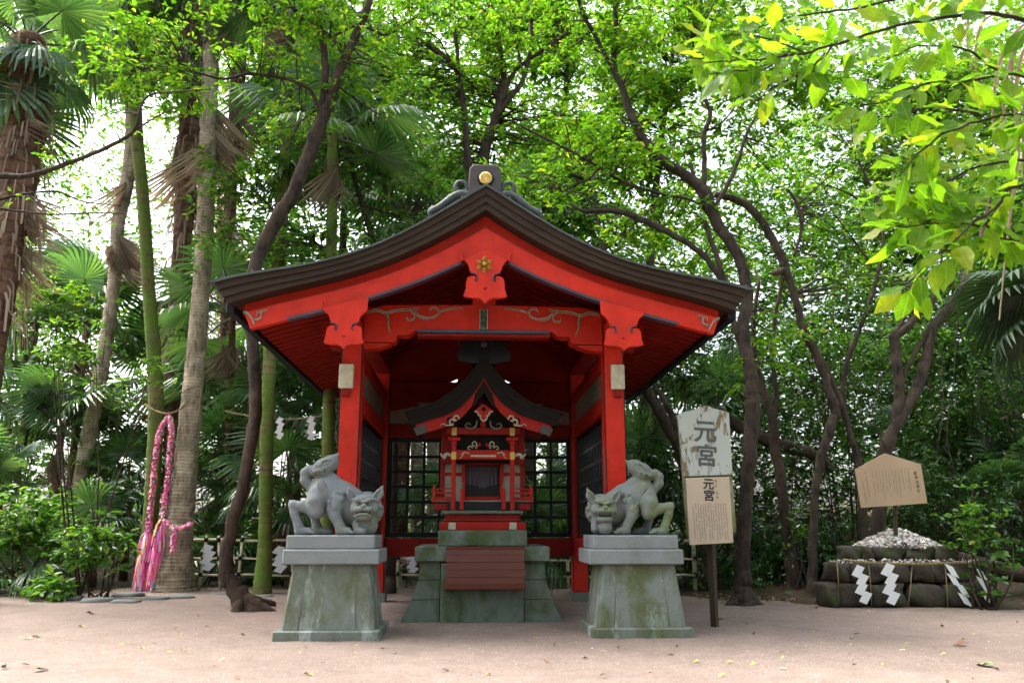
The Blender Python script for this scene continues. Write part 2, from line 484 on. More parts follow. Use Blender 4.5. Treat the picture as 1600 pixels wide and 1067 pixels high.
# gravel court: an irregular sheet just above, slightly uneven
edge = [(-40, -8), (-40, 14), (-16, 15.5), (-10.5, 15.8), (-8.4, 16.6), (-7.2, 17.6), (-6, 20.3), (-3, 21.5), (1, 21.3), (3.2, 19.5), (3.6, 15.6),
        (4.4, 14.3), (5.9, 14.0), (7.6, 13.2), (8.6, 12.9), (12, 12.4), (40, 12), (40, -8)]
bm = bmesh.new()
from mathutils.geometry import delaunay_2d_cdt
pts = [Vector(p) for p in edge]
dense = []
for i in range(len(pts)):
    a, b = pts[i], pts[(i + 1) % len(pts)]
    n = max(1, int((b - a).length / .5)) if (abs(a.x) < 15 and abs(b.x) < 17 and a.y > 10) else 1
    for k in range(n):
        p = a.lerp(b, k / n); dense.append(Vector((p.x + .12 * math.sin(p.x * 4 + p.y * 3), p.y + .14 * math.sin(p.x * 5.3))))
inner = [Vector((x + random.uniform(-.1, .1), y + random.uniform(-.1, .1))) for x in np.arange(-9, 9.2, .30) for y in np.arange(4, 19, .30)]
v2, e2, f2, *_ = delaunay_2d_cdt(dense + inner, [], [list(range(len(dense)))], 1, 1e-5)
def court_z(x, y):
    return .004 + .010 * (1 + float(hnoise(x * 1.7, y * 1.7)) / 1.8) + .006 * math.sin(x * 7 + y * 9) * math.sin(y * 6.3 - x * 3)
me = bpy.data.meshes.new('gravel_court')
me.from_pydata([(p.x, p.y, max(.002, court_z(p.x, p.y))) for p in v2], [], f2)
me.polygons.foreach_set('use_smooth', [True] * len(me.polygons))
tag(link('gravel_court', me, M['gravel']), kind='structure')
# loose grains lying on it, too many to count
g = np.random.default_rng(31)
ng = 15000
gy = 5.6 + 8.4 * g.random(ng) ** 1.5; gx = (g.random(ng) - .46) * (gy * 1.45)
gz = np.array([max(.002, court_z(a, b)) for a, b in zip(gx, gy)])
gs = g.uniform(.003, .0075, ng) * np.where(g.random(ng) < .03, 1.8, 1)
bs = np.array([(1, .2, 0), (-.1, 1, .05), (-1, -.1, 0), (.1, -1, .05), (0, 0, .75)])
V = (bs[None] * g.uniform(.6, 1.2, (ng, 1, 3)) * gs[:, None, None]) + np.stack([gx, gy, gz + .0005], 1)[:, None, :]
I = (np.arange(ng)[:, None, None] * 5 + np.array([(0, 1, 4), (1, 2, 4), (2, 3, 4), (3, 0, 4)])[None]).ravel()
m, nt = new_mat('gravel_grains')
g_ = nt.nodes.new('ShaderNodeNewGeometry')
finish(nt, ramp(nt, g_.outputs['Random Per Island'], [(0, (.09, .06, .05)), (.4, (.22, .16, .13)), (.75, (.33, .25, .215)), (1, (.52, .47, .44))]).outputs[0], .9); M['grains'] = m
tag(link('gravel_grains', np_mesh('gravel_grains', V.reshape(-1, 3), 3, I), M['grains']), 'loose coarse grains scattered over the gravel court', 'gravel', None, 'stuff')

# ================================================================== the shrine hall
XC = .15
YF = 9.6            # front edge of the roof
YB = 17.0
YR = YF - .10       # front of the projecting roof layers
P_FRONT, P_REAR, P_X = 10.62, 14.3, 1.72
hall = thing('shrine_hall', 'open vermilion timber shrine hall with sweeping brown gabled roof', 'shrine', (XC, P_FRONT, 0))

def fit(pts, Y, deg):
    A = np.array([at(x, y, Y) for x, y in pts])
    return np.polyfit(np.abs(A[:, 0] - XC), A[:, 2], deg)
top_c = fit([(329, 435), (410, 423), (500, 406), (560, 391), (620, 372), (671, 343), (710, 318), (740, 299), (757, 289), (1172, 452), (1000, 408), (880, 352), (800, 305)], YR, 4)
fb_c = fit([(372, 464), (470, 438), (560, 414), (620, 396), (680, 369), (725, 345), (757, 325), (1130, 476), (1000, 444), (880, 396), (800, 349)], YR, 4)
bb_c = fit([(398, 507), (437, 498), (575, 463), (665, 432), (722, 408), (757, 389), (1110, 518), (1073, 507), (940, 470), (860, 437), (800, 412)], YF, 4)
zt = lambda u: float(np.polyval(top_c, u)); zf = lambda u: float(np.polyval(fb_c, u)); zb = lambda u: float(np.polyval(bb_c, u))
UMAX = float(abs(at(331, 434, YR)[0] - XC) + abs(at(1173, 450, YR)[0] - XC)) / 2 + .06
NSEG = 26
def half(f, u0, u1, side, n=NSEG):
    return [(XC + side * u, f(u)) for u in np.linspace(u0, u1, n)]
def full(f, u1, n=NSEG):
    return half(f, u1, 0, -1, n) + half(f, 0, u1, 1, n)[1:]
lay = lambda t: (lambda u: zt(u) * (1 - t) + zf(u) * t)
cuts = [0, .1, .4, .72, 1.0]
NAMES = ['roof_sheet', 'roof_layer', 'roof_layer', 'roof_layer']
for i in range(4):
    o = MB().sweep(full(lay(cuts[i]), UMAX - .012 - .055 * i - .02 * (i > 0)), full(lay(cuts[i + 1]), UMAX - .03 - .055 * (i + 1)), YR + .022 * i + (.01 if i else 0), YB - .03 * i)
    o.build(NAMES[i], M['tile'] if i == 0 else M['roof'], hall)
# standing seams on the upper side of the roof
seam = MB()
for u in np.arange(.3, UMAX, .42):
    for s in (-1, 1):
        seam.box(XC + s * u - .012, XC + s * u + .012, YR + .03, YB - .05, zt(u) - .01, zt(u) + .03, .004)
seam.build('roof_seams', M['tile'], hall)
# bargeboards: upper shadowed band, main board, trim
for s in (-1, 1):
    UB = UMAX - .40
    band = lambda u: zf(u) * .62 + zb(u) * .38
    MB().sweep(half(lambda u: zf(u) + .04, 0, UB + .02, s), half(lambda u: band(u) - .01, 0, UB, s), YF + .21, YF + .25).build('bargeboard_upper', M['red'], hall)
    t, b = half(band, 0, UB - .02, s), half(zb, 0, UB - .10, s)
    MB().sweep(t, b, YF + .10, YF + .20).build('bargeboard', M['red'], hall)
    ut = 2.42
    MB().sweep(half(lambda u: zb(u) + .030, 0, ut, s), half(lambda u: zb(u) - .006, 0, ut - .03, s), YF + .088, YF + .205).build('bargeboard_trim', M['trim'], hall)
    # soffit boards, eave edge
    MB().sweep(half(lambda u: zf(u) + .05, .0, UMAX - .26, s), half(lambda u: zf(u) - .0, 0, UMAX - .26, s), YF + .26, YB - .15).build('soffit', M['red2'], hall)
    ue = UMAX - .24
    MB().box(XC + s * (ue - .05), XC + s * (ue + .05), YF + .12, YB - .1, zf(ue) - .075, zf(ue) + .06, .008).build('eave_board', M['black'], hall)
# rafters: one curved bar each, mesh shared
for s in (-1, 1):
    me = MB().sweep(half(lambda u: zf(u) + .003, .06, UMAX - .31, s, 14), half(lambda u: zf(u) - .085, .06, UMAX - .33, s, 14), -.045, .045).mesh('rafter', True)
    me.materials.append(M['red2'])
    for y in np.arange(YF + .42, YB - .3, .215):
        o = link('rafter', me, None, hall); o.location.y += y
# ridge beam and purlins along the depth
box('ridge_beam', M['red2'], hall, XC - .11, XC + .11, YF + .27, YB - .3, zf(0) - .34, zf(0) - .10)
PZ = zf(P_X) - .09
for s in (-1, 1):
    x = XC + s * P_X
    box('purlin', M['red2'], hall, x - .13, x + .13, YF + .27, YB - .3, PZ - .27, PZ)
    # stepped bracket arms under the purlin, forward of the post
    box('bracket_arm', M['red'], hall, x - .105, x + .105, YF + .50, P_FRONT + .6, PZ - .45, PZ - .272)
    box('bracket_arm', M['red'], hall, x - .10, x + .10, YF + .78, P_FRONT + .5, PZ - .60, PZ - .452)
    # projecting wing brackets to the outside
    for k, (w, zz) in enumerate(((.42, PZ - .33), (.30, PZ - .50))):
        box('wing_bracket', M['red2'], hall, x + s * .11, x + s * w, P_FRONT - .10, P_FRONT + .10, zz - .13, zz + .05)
# posts with stone feet
for y in (P_FRONT, P_REAR):
    for s in (-1, 1):
        x = XC + s * P_X
        w = .135
        po = box('post', M['red'], hall, x - w, x + w, y - w, y + w, .16, PZ - .27, .014)
        for xx, yy in ((-1, -1), (1, -1), (-1, 1), (1, 1)):   # black corner lines of the post
            MB().box(x + xx * (w - .006) - .008, x + xx * (w - .006) + .008, y + yy * (w - .006) - .008, y + yy * (w - .006) + .008, .17, PZ - .28, .002).build('corner_line', M['black'], po)
        MB().prism([(x - .17, y - .17), (x + .17, y - .17), (x + .17, y + .17), (x - .17, y + .17)], 'z', -.05, .16).build('post_foot', M['foot'], hall)
# cream lamp cases on the front posts
for s, (a, b) in zip((-1, 1), (((530, 568), (551, 606)), ((955, 569), (977, 608)))):
    p, q = at(*a, P_FRONT - .22), at(*b, P_FRONT - .22)
    lc = box('lamp_case', M['cream'], hall, p[0], q[0], P_FRONT - .22, P_FRONT - .136, q[2], p[2], .012)
    box('lamp_mount', M['red2'], lc, (p[0] + q[0]) / 2 - .05, (p[0] + q[0]) / 2 + .05, P_FRONT - .19, P_FRONT - .137, q[2] - .10, q[2] - .002)

# front rainbow beam with stepped ends
zbt, zbb = at(750, 482, P_FRONT)[2], at(750, 521, P_FRONT)[2]
xi0, xi1 = XC - P_X + .136, XC + P_X - .136
def beam_profile(px):   # lower edge stepping down at the ends
    L = [(xi0, zbt - .015), (xi0, zbb - .02)]
    return L
ub = [.0, .62, .66, .90, .94]
prof = []
hw = xi1 - XC
lower = [(-hw, zbb - .16), (-hw + .40, zbb - .155), (-hw + .43, zbb - .13), (-hw + .44, zbb - .06), (-hw + .60, zbb - .055), (-hw + .66, zbb - .0), (-hw + .70, zbb + .005)]
low = [(XC + x, z) for x, z in lower] + [(XC - x, z) for x, z in reversed(lower)]
upper = [(XC + hw, zbt - .06), (XC + hw - .25, zbt - .005), (XC + .4, zbt + .012), (XC, zbt + .016), (XC - .4, zbt + .012), (XC - hw + .25, zbt - .005), (XC - hw, zbt - .06)]
MB().prism(low + upper, 'y', P_FRONT - .115, P_FRONT + .115).build('rainbow_beam', M['red'], hall)
for s in (-1, 1):   # beam-end bracket blocks with rounded noses
    nose = [(XC + s * hw, zbb - .17), (XC + s * (hw - .36), zbb - .17), (XC + s * (hw - .33), zbb - .19), (XC + s * (hw - .20), zbb - .235), (XC + s * (hw - .04), zbb - .25), (XC + s * hw, zbb - .25)]
    MB().prism(nose, 'y', P_FRONT - .10, P_FRONT + .10).build('beam_bracket', M['red'], hall)
box('beam_blue_edge', M['blue'], hall, XC - hw + .70, XC + hw - .70, P_FRONT - .135, P_FRONT + .10, zbb - .022, zbb + .012, .006)
box('beam_underside', M['red2'], hall, XC - hw + .70, XC + hw - .70, P_FRONT - .10, P_FRONT + .10, zbb - .07, zbb - .023, .006)
MB().prism([(XC - .16, zbt + .01), (XC + .16, zbt + .01), (XC + .09, zf(0) - .34), (XC - .09, zf(0) - .34)], 'y', P_FRONT - .09, P_FRONT + .09).build('centre_strut', M['red'], hall)
p, q = at(749.5, 483, P_FRONT - .14), at(762, 515, P_FRONT - .14)
plq = box('name_plaque', M['vine'], hall, p[0], q[0], P_FRONT - .145, P_FRONT - .1205, q[2], p[2], .004)
me = text_mesh('奉\n納\n所', .085, .001, .002)
me.transform(Matrix.Translation(((p[0] + q[0]) / 2, P_FRONT - .1465, (p[2] + q[2]) / 2)) @ Matrix.Rotation(math.pi / 2, 4, 'X'))
link('lettering', me, M['ink'], plq)
fr = MB()
for a in (p[0], q[0] - .009): fr.box(a, a + .009, P_FRONT - .150, P_FRONT - .1455, q[2], p[2], .001)
fr.build('plaque_frame', M['vinew'], plq)

# carved scrolls: px polylines on a face at depth Y
def scroll(lines, Y, parent, name='carved_scroll', mirror=None, r=.02):
    for mirr in ((False, True) if mirror else (False,)):
        mb = MB()
        for pts, r0, r1 in lines:
            P = np.array([at(x, y, Y) for x, y in pts])
            if mirr: P[:, 0] = 2 * XC - P[:, 0]
            P = smooth_poly(P, 5)
            rad = np.interp(np.linspace(0, 1, len(P)), [0, .25, 1], [r0 * .6, r0, r1])
            mb.tube(P, rad, 6, 0)
            mb.tube(P + np.array([0, -.012, .5 * r0]), rad * .42, 5, 1); mb.tube(P + np.array([0, -.008, -.8 * r0]), rad * .3, 5, 1)
        mb.build(name, [M['vine'], M['vinew']], parent, False)
scroll([([(573, 488), (590, 485), (604, 489), (620, 485), (640, 484), (655, 482)], .020, .006),
        ([(604, 489), (607, 500), (607, 510), (612, 522)], .022, .004),
        ([(640, 484), (648, 492), (646, 499), (638, 500), (635, 496)], .014, .010),
        ([(648, 488), (658, 496), (670, 498)], .020, .004),
        ([(655, 494), (672, 497), (685, 491), (684, 483), (676, 481), (671, 485)], .014, .009),
        ([(684, 489), (698, 484), (716, 482), (725, 482)], .014, .003)], P_FRONT - .118, hall, mirror=True)
scroll([([(381, 488), (387, 490), (392, 495), (397, 505), (399, 508)], .016, .005), ([(397, 499), (404, 499), (409, 494), (407, 488), (401, 489), (402, 493)], .012, .006),
        ([(405, 488), (412, 486), (419, 484)], .010, .003)], YF + .096, hall, mirror=True)

# hanging gable ornaments
def heart(cx, cz, s):
    t = np.linspace(0, 2 * np.pi, 22, endpoint=False)
    return [(cx + s * 16 * math.sin(a) ** 3 / 16, cz + s * (13 * math.cos(a) - 5 * math.cos(2 * a) - 2 * math.cos(3 * a) - math.cos(4 * a)) / 16) for a in t]
def gegyo(cx, ztop_l, ztop_r, ztop_c, ztip, w, y, flower=False):
    """outline in unit coords: x in -1..1 (half width), v from 0 top to 1 tip"""
    R = [(1.0, .10), (.97, .17), (.80, .24), (.70, .30), (.64, .40), (.52, .44), (.46, .47),     # shoulder, waist
         (.50, .50), (.60, .50), (.74, .53), (.80, .62), (.80, .72), (.86, .82), (.90, .86), (.78, .885), (.55, .90), (.33, .895), (.14, .93), (0, 1.0)]
    H = -ztip + ztop_c
    cut_r = [(.40, .455), (.33, .50), (.32, .56), (.38, .60), (.45, .595), (.44, .555), (.40, .545), (.41, .52), (.46, .495)]
    right = [(cx + a * w, ztop_c - b * H) for a, b in R[:6]] + [(cx + a * w, ztop_c - b * H) for a, b in cut_r] + [(cx + a * w, ztop_c - b * H) for a, b in R[7:]]
    left = [(2 * cx - x, z) for x, z in reversed(right[:-1])]
    out = [(cx + w, ztop_r)] + right + left + [(cx - w, ztop_l), (cx, ztop_c)]
    g = curve_piece('hanging_ornament', [out, heart(cx, ztop_c - .735 * H, w * .10)], y, .05, M['red'], hall, .007)
    # dark edges of the two curls
    for s in (-1, 1):
        P = [(cx + s * a * w, y - .034, ztop_c - b * H) for a, b in [(.62, .455), (.50, .452), (.38, .475), (.33, .53), (.36, .585), (.43, .59)]]
        MB().tube(smooth_poly(P, 4), [.010] * 21, 6).build('curl_line', M['trim'], g, False)
    return g
ymid = YF + .055
p, q, r_ = at(721, 409, ymid), at(796, 409, ymid), at(757, 391, ymid)
g = gegyo((p[0] + q[0]) / 2, p[2], q[2], r_[2], at(757, 475, ymid)[2], (q[0] - p[0]) / 2, ymid)
c = at(757, 413, ymid - .04)
fl = MB()
for k in range(6):
    a = k * math.pi / 3 + math.pi / 6
    d = np.array([math.cos(a), 0, math.sin(a)]); e = np.array([-math.sin(a), 0, math.cos(a)])
    b0 = np.array([c[0], ymid - .036, c[2]])
    out = [b0 + d * .02, b0 + d * .06 + e * .032, b0 + d * .095 + e * .02, b0 + d * .118, b0 + d * .095 - e * .02, b0 + d * .06 - e * .032]
    mid = b0 + d * .07 + np.array([0, -.035, 0])
    fl.add(out + [mid], [(i, (i + 1) % 6, 6) for i in range(6)])
fl.tube([(c[0], ymid - .03, c[2]), (c[0], ymid - .065, c[2]), (c[0], ymid - .078, c[2])], [.034, .030, .012], 10)
fl.build('gilt_flower', M['golddk'], g)
for cxp, l, rr, cc, tip in ((539, (504, 482), (574, 464), (539, 473), (539, 546)), (973, (939, 471), (1006, 489), (972, 480), (974, 548))):
    p, q, c = at(*l, ymid), at(*rr, ymid), at(*cc, ymid)
    g = gegyo(at(cxp, 500, ymid)[0], p[2] - .005, q[2] - .005, c[2] - .005, at(*tip, ymid)[2], (q[0] - p[0]) / 2, ymid)

# ridge end ornament with gilt chrysanthemum
yo = YF + .06
a, b = at(735, 262, yo), at(781, 320, yo)
t = np.linspace(0, math.pi / 2, 5)
w2 = (b[0] - a[0]) / 2; cx = (a[0] + b[0]) / 2; rz = .07; topz = at(758, 258, yo)[2]
out = [(cx + w2 - rz + rz * math.sin(k), topz - .012 - rz + rz * math.cos(k)) for k in t] + [(cx + w2 + .03, b[2] - .06), (cx - w2 - .03, b[2] - .06)] + [(cx - w2 + rz - rz * math.cos(k), topz - .012 - rz + rz * math.sin(k)) for k in t]
orn = curve_piece('ridge_end_tile', [out], yo + .10, .2, M['tilebr'], hall, .012)
cc = at(759, 278, yo - .04)
MB().tube([(cc[0], yo - .012, cc[2]), (cc[0], yo - .03, cc[2])], [.112, .100], 8).build('crest_frame', M['roofdk'], orn, False)
ch = MB()
ch.tube([(cc[0], yo - .03, cc[2]), (cc[0], yo - .042, cc[2])], [.082, .080], 32)
for k in range(16):
    a0 = k * math.pi / 8
    d = np.array([math.cos(a0), 0, math.sin(a0)]); e = np.array([-math.sin(a0), 0, math.cos(a0)])
    b0 = np.array([cc[0], yo - .043, cc[2]])
    ring = [b0 + d * .016 + e * .004, b0 + d * .07 + e * .0145, b0 + d * .082 + e * .008, b0 + d * .082 - e * .008, b0 + d * .07 - e * .0145, b0 + d * .016 - e * .004]
    top = [b0 + d * .02 + np.array([0, -.006, 0]), b0 + d * .066 + np.array([0, -.016, 0])]
    ch.add(ring + top, [(0, 1, 7, 6), (1, 2, 7), (2, 3, 7), (3, 4, 7), (4, 5, 6, 7), (5, 0, 6)])
ch.build('gilt_chrysanthemum', M['gold'], orn)
for s in (-1, 1):   # curling fins beside it
    lines = [[(671, 332), (676, 326), (686, 321), (696, 314), (708, 305), (722, 300), (735, 303)], [(728, 304), (718, 300), (712, 290), (716, 282), (726, 283), (730, 292), (724, 296)], [(686, 322), (675, 322), (670, 330), (677, 335), (682, 330)]]
    mb = MB()
    for ln, r0, r1 in zip(lines, (.042, .036, .028), (.062, .024, .016)):
        P = np.array([at(x, y + 3, yo + .05) for x, y in ln])
        if s > 0: P[:, 0] = 2 * cx - P[:, 0]
        P = smooth_poly(P, 4)
        mb.tube(P, np.linspace(r0, r1, len(P)) * np.interp(np.linspace(0, 1, len(P)), [0, .1, 1], [.5, 1, 1]), 8)
    mb.build('ridge_fin', M['tile'], orn, False)
# ridge running back
MB().prism([(XC - .24, zt(0) - .12), (XC + .24, zt(0) - .12), (XC + .17, zt(0) + .20), (XC - .17, zt(0) + .20)], 'y', yo + .21, YB - .1).build('ridge_cap', M['tilebr'], hall)

# walls: side and rear, each with sill, lattice, beams and plaster
ZS0, ZS1, ZL0, ZL1, ZB1, ZP1 = .74, 1.04, 1.06, 2.74, 2.98, 3.36
def lattice(parent, p0, p1, z0, z1, nv, nh, wbar, axis, pos, frame=.07):
    """black frame with vertical and horizontal bars; axis along which it runs"""
    def bx(nm, a0, a1, zz0, zz1, th):
        if axis == 'x': return box(nm, M['black'], parent, a0, a1, pos - th, pos + th, zz0, zz1, .004)
        return box(nm, M['black'], parent, pos - th, pos + th, a0, a1, zz0, zz1, .004)
    bx('lattice_frame', p0, p0 + frame, z0, z1, .035); bx('lattice_frame', p1 - frame, p1, z0, z1, .035)
    bx('lattice_frame', p0 + frame, p1 - frame, z0, z0 + frame, .033); bx('lattice_frame', p0 + frame, p1 - frame, z1 - frame, z1, .033)
    for k in range(1, nv + 1):
        a = p0 + frame + (p1 - p0 - 2 * frame) * k / (nv + 1)
        bx('lattice_bar', a - wbar, a + wbar, z0 + frame, z1 - frame, .020)
    for k in range(1, nh + 1):
        z = z0 + frame + (z1 - z0 - 2 * frame) * k / (nh + 1)
        bx('lattice_bar', p0 + frame, p1 - frame, z - wbar, z + wbar, .017)
x0, x1 = XC - P_X + .136, XC + P_X - .136
yr = P_REAR
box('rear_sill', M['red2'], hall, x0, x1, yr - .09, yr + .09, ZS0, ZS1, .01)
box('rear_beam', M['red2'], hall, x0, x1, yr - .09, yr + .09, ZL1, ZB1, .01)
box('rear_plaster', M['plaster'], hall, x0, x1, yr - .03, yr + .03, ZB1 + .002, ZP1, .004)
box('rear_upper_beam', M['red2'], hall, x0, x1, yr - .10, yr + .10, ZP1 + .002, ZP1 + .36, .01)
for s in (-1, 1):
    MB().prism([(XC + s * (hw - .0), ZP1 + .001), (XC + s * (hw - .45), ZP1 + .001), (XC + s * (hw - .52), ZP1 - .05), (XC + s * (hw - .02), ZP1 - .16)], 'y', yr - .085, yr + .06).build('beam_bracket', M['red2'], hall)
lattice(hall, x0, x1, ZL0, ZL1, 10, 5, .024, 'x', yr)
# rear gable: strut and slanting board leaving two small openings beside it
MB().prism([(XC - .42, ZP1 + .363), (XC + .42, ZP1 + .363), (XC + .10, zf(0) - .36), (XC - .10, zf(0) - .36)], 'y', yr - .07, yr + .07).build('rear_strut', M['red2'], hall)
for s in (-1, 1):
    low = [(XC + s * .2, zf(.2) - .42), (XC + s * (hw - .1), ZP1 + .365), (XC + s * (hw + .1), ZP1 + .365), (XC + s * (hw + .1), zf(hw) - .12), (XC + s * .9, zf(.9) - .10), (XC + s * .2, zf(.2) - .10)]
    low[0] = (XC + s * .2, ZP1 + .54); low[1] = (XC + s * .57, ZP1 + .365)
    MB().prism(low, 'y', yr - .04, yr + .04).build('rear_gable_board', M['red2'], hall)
for s in (-1, 1):
    xw = XC + s * P_X
    ya, yb_ = P_FRONT + .136, P_REAR - .136
    box('side_sill', M['red'], hall, xw - .085, xw + .085, ya, yb_, ZS0, ZS1, .01)
    box('side_beam', M['red'], hall, xw - .085, xw + .085, ya, yb_, ZL1, ZB1, .01)
    box('side_plaster', M['plaster'], hall, xw - .03, xw + .03, ya, yb_, ZB1 + .002, ZP1, .004)
    box('side_upper_beam', M['red'], hall, xw - .09, xw + .09, ya, yb_, ZP1 + .002, PZ - .61, .01)
    lattice(hall, ya, yb_, ZL0, ZL1, 13, 5, .022, 'y', xw)

# ================================================================== stone altar, offering board
YA = 11.05
altar = thing('stone_altar', 'mossy green stone altar base with flared sides under the small shrine', 'altar', (XC, YA + .6, 0))
ax0, ax1 = at(688, 930, YA)[0], at(819, 930, YA)[0]
AC = (ax0 + ax1) / 2
zc0, zc1, zc2 = at(700, 876, YA + .3)[2], at(700, 853, YA + .3)[2], at(700, 828, YA + .3)[2]
MB().box(ax0, ax1, YA, YA + .42, -.05, zc0 - .02, .012).build('front_block', M['altar'], altar)
wt, wb_ = (at(849, 880, YA + .2)[0] - at(657, 880, YA + .2)[0]) / 2, (at(886, 972, YA + .2)[0] - at(629, 972, YA + .2)[0]) / 2
cap_w = (at(857, 860, YA + .25)[0] - at(650, 860, YA + .25)[0]) / 2
def flare(v):  # v 0 bottom .. 1 top
    return wt + (wb_ - wt) * (1 - v) ** 2.0
rows = [0, .38, .70, 1.0]
for s in (-1, 1):
    for i in range(3):
        v0, v1 = rows[i] , rows[i + 1]
        zz = np.linspace(v0, v1, 5)
        x_in = (ax1 - ax0) / 2 + .012
        o = [(AC + s * x_in, zc0 * v0 + .004 - (.05 if i == 0 else 0))] + [(AC + s * flare(v), zc0 * v + (.004 if v == v0 else -.004 if v == v1 else 0) - (.05 if v == 0 else 0)) for v in zz] + [(AC + s * x_in, zc0 * v1 - .004)]
        MB().prism(o, 'y', YA + .10, YA + 1.9).build('flared_course', M['altar'], altar)
MB().box(AC - x_in + .02, AC + x_in - .02, YA + .43, YA + 1.8, -.05, zc0 - .01, .01).build('core_block', M['altar'], altar)
MB().box(AC - cap_w, AC + cap_w, YA + .03, YA + 1.95, zc0, zc1, .012).build('cap_slab', M['altar'], altar)
tw = (at(822, 840, YA + .25)[0] - at(684, 840, YA + .25)[0]) / 2
MB().box(AC - tw, AC + tw, YA + .14, YA + 1.85, zc1 + .002, zc2, .012).build('top_slab', M['altar'], altar)

offer = thing('offering_box', 'reddish brown plank offering box with sloping front against the stone altar', 'offering box', (AC, YA - .1, .5))
bx0, bx1 = at(697, 880, YA - .1)[0], at(819, 880, YA - .1)[0]
zt_, zb_ = at(757, 855, YA - .05)[2], at(757, 919, YA - .15)[2]
npl = 5
for i in range(npl):
    f0, f1 = i / npl, (i + 1) / npl
    z0, z1 = zb_ + .05 + (zt_ - zb_ - .05) * f0, zb_ + .05 + (zt_ - zb_ - .05) * f1
    y0, y1 = YA - .19 + .13 * f0 ** 1.3, YA - .19 + .13 * f1 ** 1.3
    dx = random.uniform(-.006, .006)
    MB().prism([(y0, z0 + .002), (y1, z1 - .002), (y1 + .03, z1 - .002), (y0 + .03, z0 + .002)], 'x', bx0 + dx, bx1 + dx).build('plank', M['boxwood'], offer)
MB().box(bx0 - .025, bx1 + .012, YA - .225, YA - .005, zb_ - .01, zb_ + .05, .008).build('base_board', M['boxwood'], offer)
MB().box(bx0 - .004, bx1 + .004, YA - .075, YA - .004, zt_ - .02, zt_ + .012, .006).build('top_board', M['boxwood'], offer)
for s in (bx0 + .03, bx1 - .05):
    MB().prism([(YA - .155, zb_ + .052), (YA - .03, zt_ - .022), (YA - .005, zt_ - .022), (YA - .005, zb_ + .052)], 'x', s, s + .02).build('side_board', M['boxwood'], offer)

# ================================================================== small inner shrine
YI = YA + .32
inner = thing('inner_shrine', 'small carved red shrine with curved dark roof on the stone altar', 'shrine', (AC, YI + .7, zc2))
ix = lambda px: at(px, 700, YI)[0]
iz = lambda py: at(757, py, YI)[2]
sc_ = mpp(at(757, 700, YI))
W = lambda px: px * sc_
def ib(nm, mt, u0, u1, y0, y1, p0, p1, c=.004, both=True, par=inner):
    """u in photograph pixels off the axis, p in photograph rows"""
    r = []
    for s in ((-1, 1) if both else (1,)):
        r.append(box(nm, M[mt], par, AC + s * W(u0), AC + s * W(u1), YI + y0, YI + y1, iz(p1), iz(p0), c))
    return r[0]
ib('base_rail', 'red3', -66, 66, 0, .09, 815, 827.5, both=False)
box('base_rail', M['red3'], inner, AC - W(66), AC + W(66), YI + 1.05, YI + 1.14, zc2 + .001, iz(815))
ib('base_rail', 'red2', 56, 66, .092, 1.048, 815, 827.5)
ib('gilt_foot', 'vinew', 41, 52, -.012, -.001, 816, 827)
ib('lower_frame', 'red2', -58, 58, .03, 1.1, 803, 814, both=False)
ib('step_board', 'vine', -62, 62, -.05, .16, 797.5, 802, both=False)
ib('floor_front', 'black', -55, 55, .07, .10, 783, 797, both=False)
ib('floor', 'red2', -74, 74, .105, 1.15, 786, 796, both=False)
ib('floor_edge', 'plaster', -79, 79, .09, .104, 781, 783.5, both=False)
for a, b in ((776, 781), (768, 771), (762, 764)):
    ib('rail', 'red3', 45, 79, .07, .088, a, b, .002)
    for s in (-1, 1):
        box('rail', M['red3'], inner, AC + s * W(74), AC + s * W(76.5), YI + .09, YI + 1.1, iz(b), iz(a), .002)
ib('rail_post', 'red3', 73, 77, .06, .10, 758, 785)
for a in (791, 786):
    ib('floor_bracket', 'red3', 62, 78 - (a - 786) * .8, .2, .3, a, a + 4)
# front pillars, body
ib('pillar', 'red3', 42, 49, -.02, .05, 691, 797, .008)
ib('pillar_band', 'golddk', 41.5, 49.5, -.025, .055, 706, 718, .003)
ib('pillar_band', 'golddk', 41.5, 49.5, -.025, .055, 668, 681, .003)
ib('stair_rail', 'red3', 29, 35, -.10, -.05, 764, 797, .008)
ib('finial', 'vine', 30.5, 33.5, -.09, -.06, 753, 763.5, .008)
ib('body_wall', 'plaster', 33, 62, .32, .36, 722, 781)
ib('body_pillar', 'red3', 27, 33, .28, .38, 722, 781)
ib('body_pillar', 'red2', 60, 67, .30, .40, 690, 781)
ib('tie_rail', 'red2', 33, 60, .30, .318, 736, 741)
ib('threshold', 'red3', -27, 27, .29, .37, 774, 780, both=False)
ib('lintel', 'red2', -27, 27, .29, .37, 718, 724, both=False)
door = ib('inner_door', 'black', -27, 27, .40, .44, 724, 774, both=False)
# dark folded curtain inside the doorway with a pale mirror
mb = MB()
xs_ = np.linspace(-26, 26, 41)
top_ = [(AC + W(x), YI + .385 + .012 * math.sin(k * 1.3)) for k, x in enumerate(xs_)]
vv = [(x, y, iz(725)) for x, y in top_] + [(x, y - .006, iz(752 - 0.012 * (xs_[k] ** 2) * .6 + 6)) for k, (x, y) in enumerate(top_)]
mb.add(vv, [(i, i + 1, 41 + i + 1, 41 + i) for i in range(40)], 0, True)
mb.build('curtain', M['trim'], inner, False)
m_ = at(757, 750, YI + .37)
MB().tube([(AC, YI + .396, iz(754)), (AC, YI + .38, iz(754))], [.075, .07], 20).build('mirror', M['tile'], inner, False)
ib('side_wall', 'red2', 57, 62, .40, 1.05, 690, 781)
ib('rear_wall', 'red2', -62, 62, 1.05, 1.09, 690, 781, both=False)
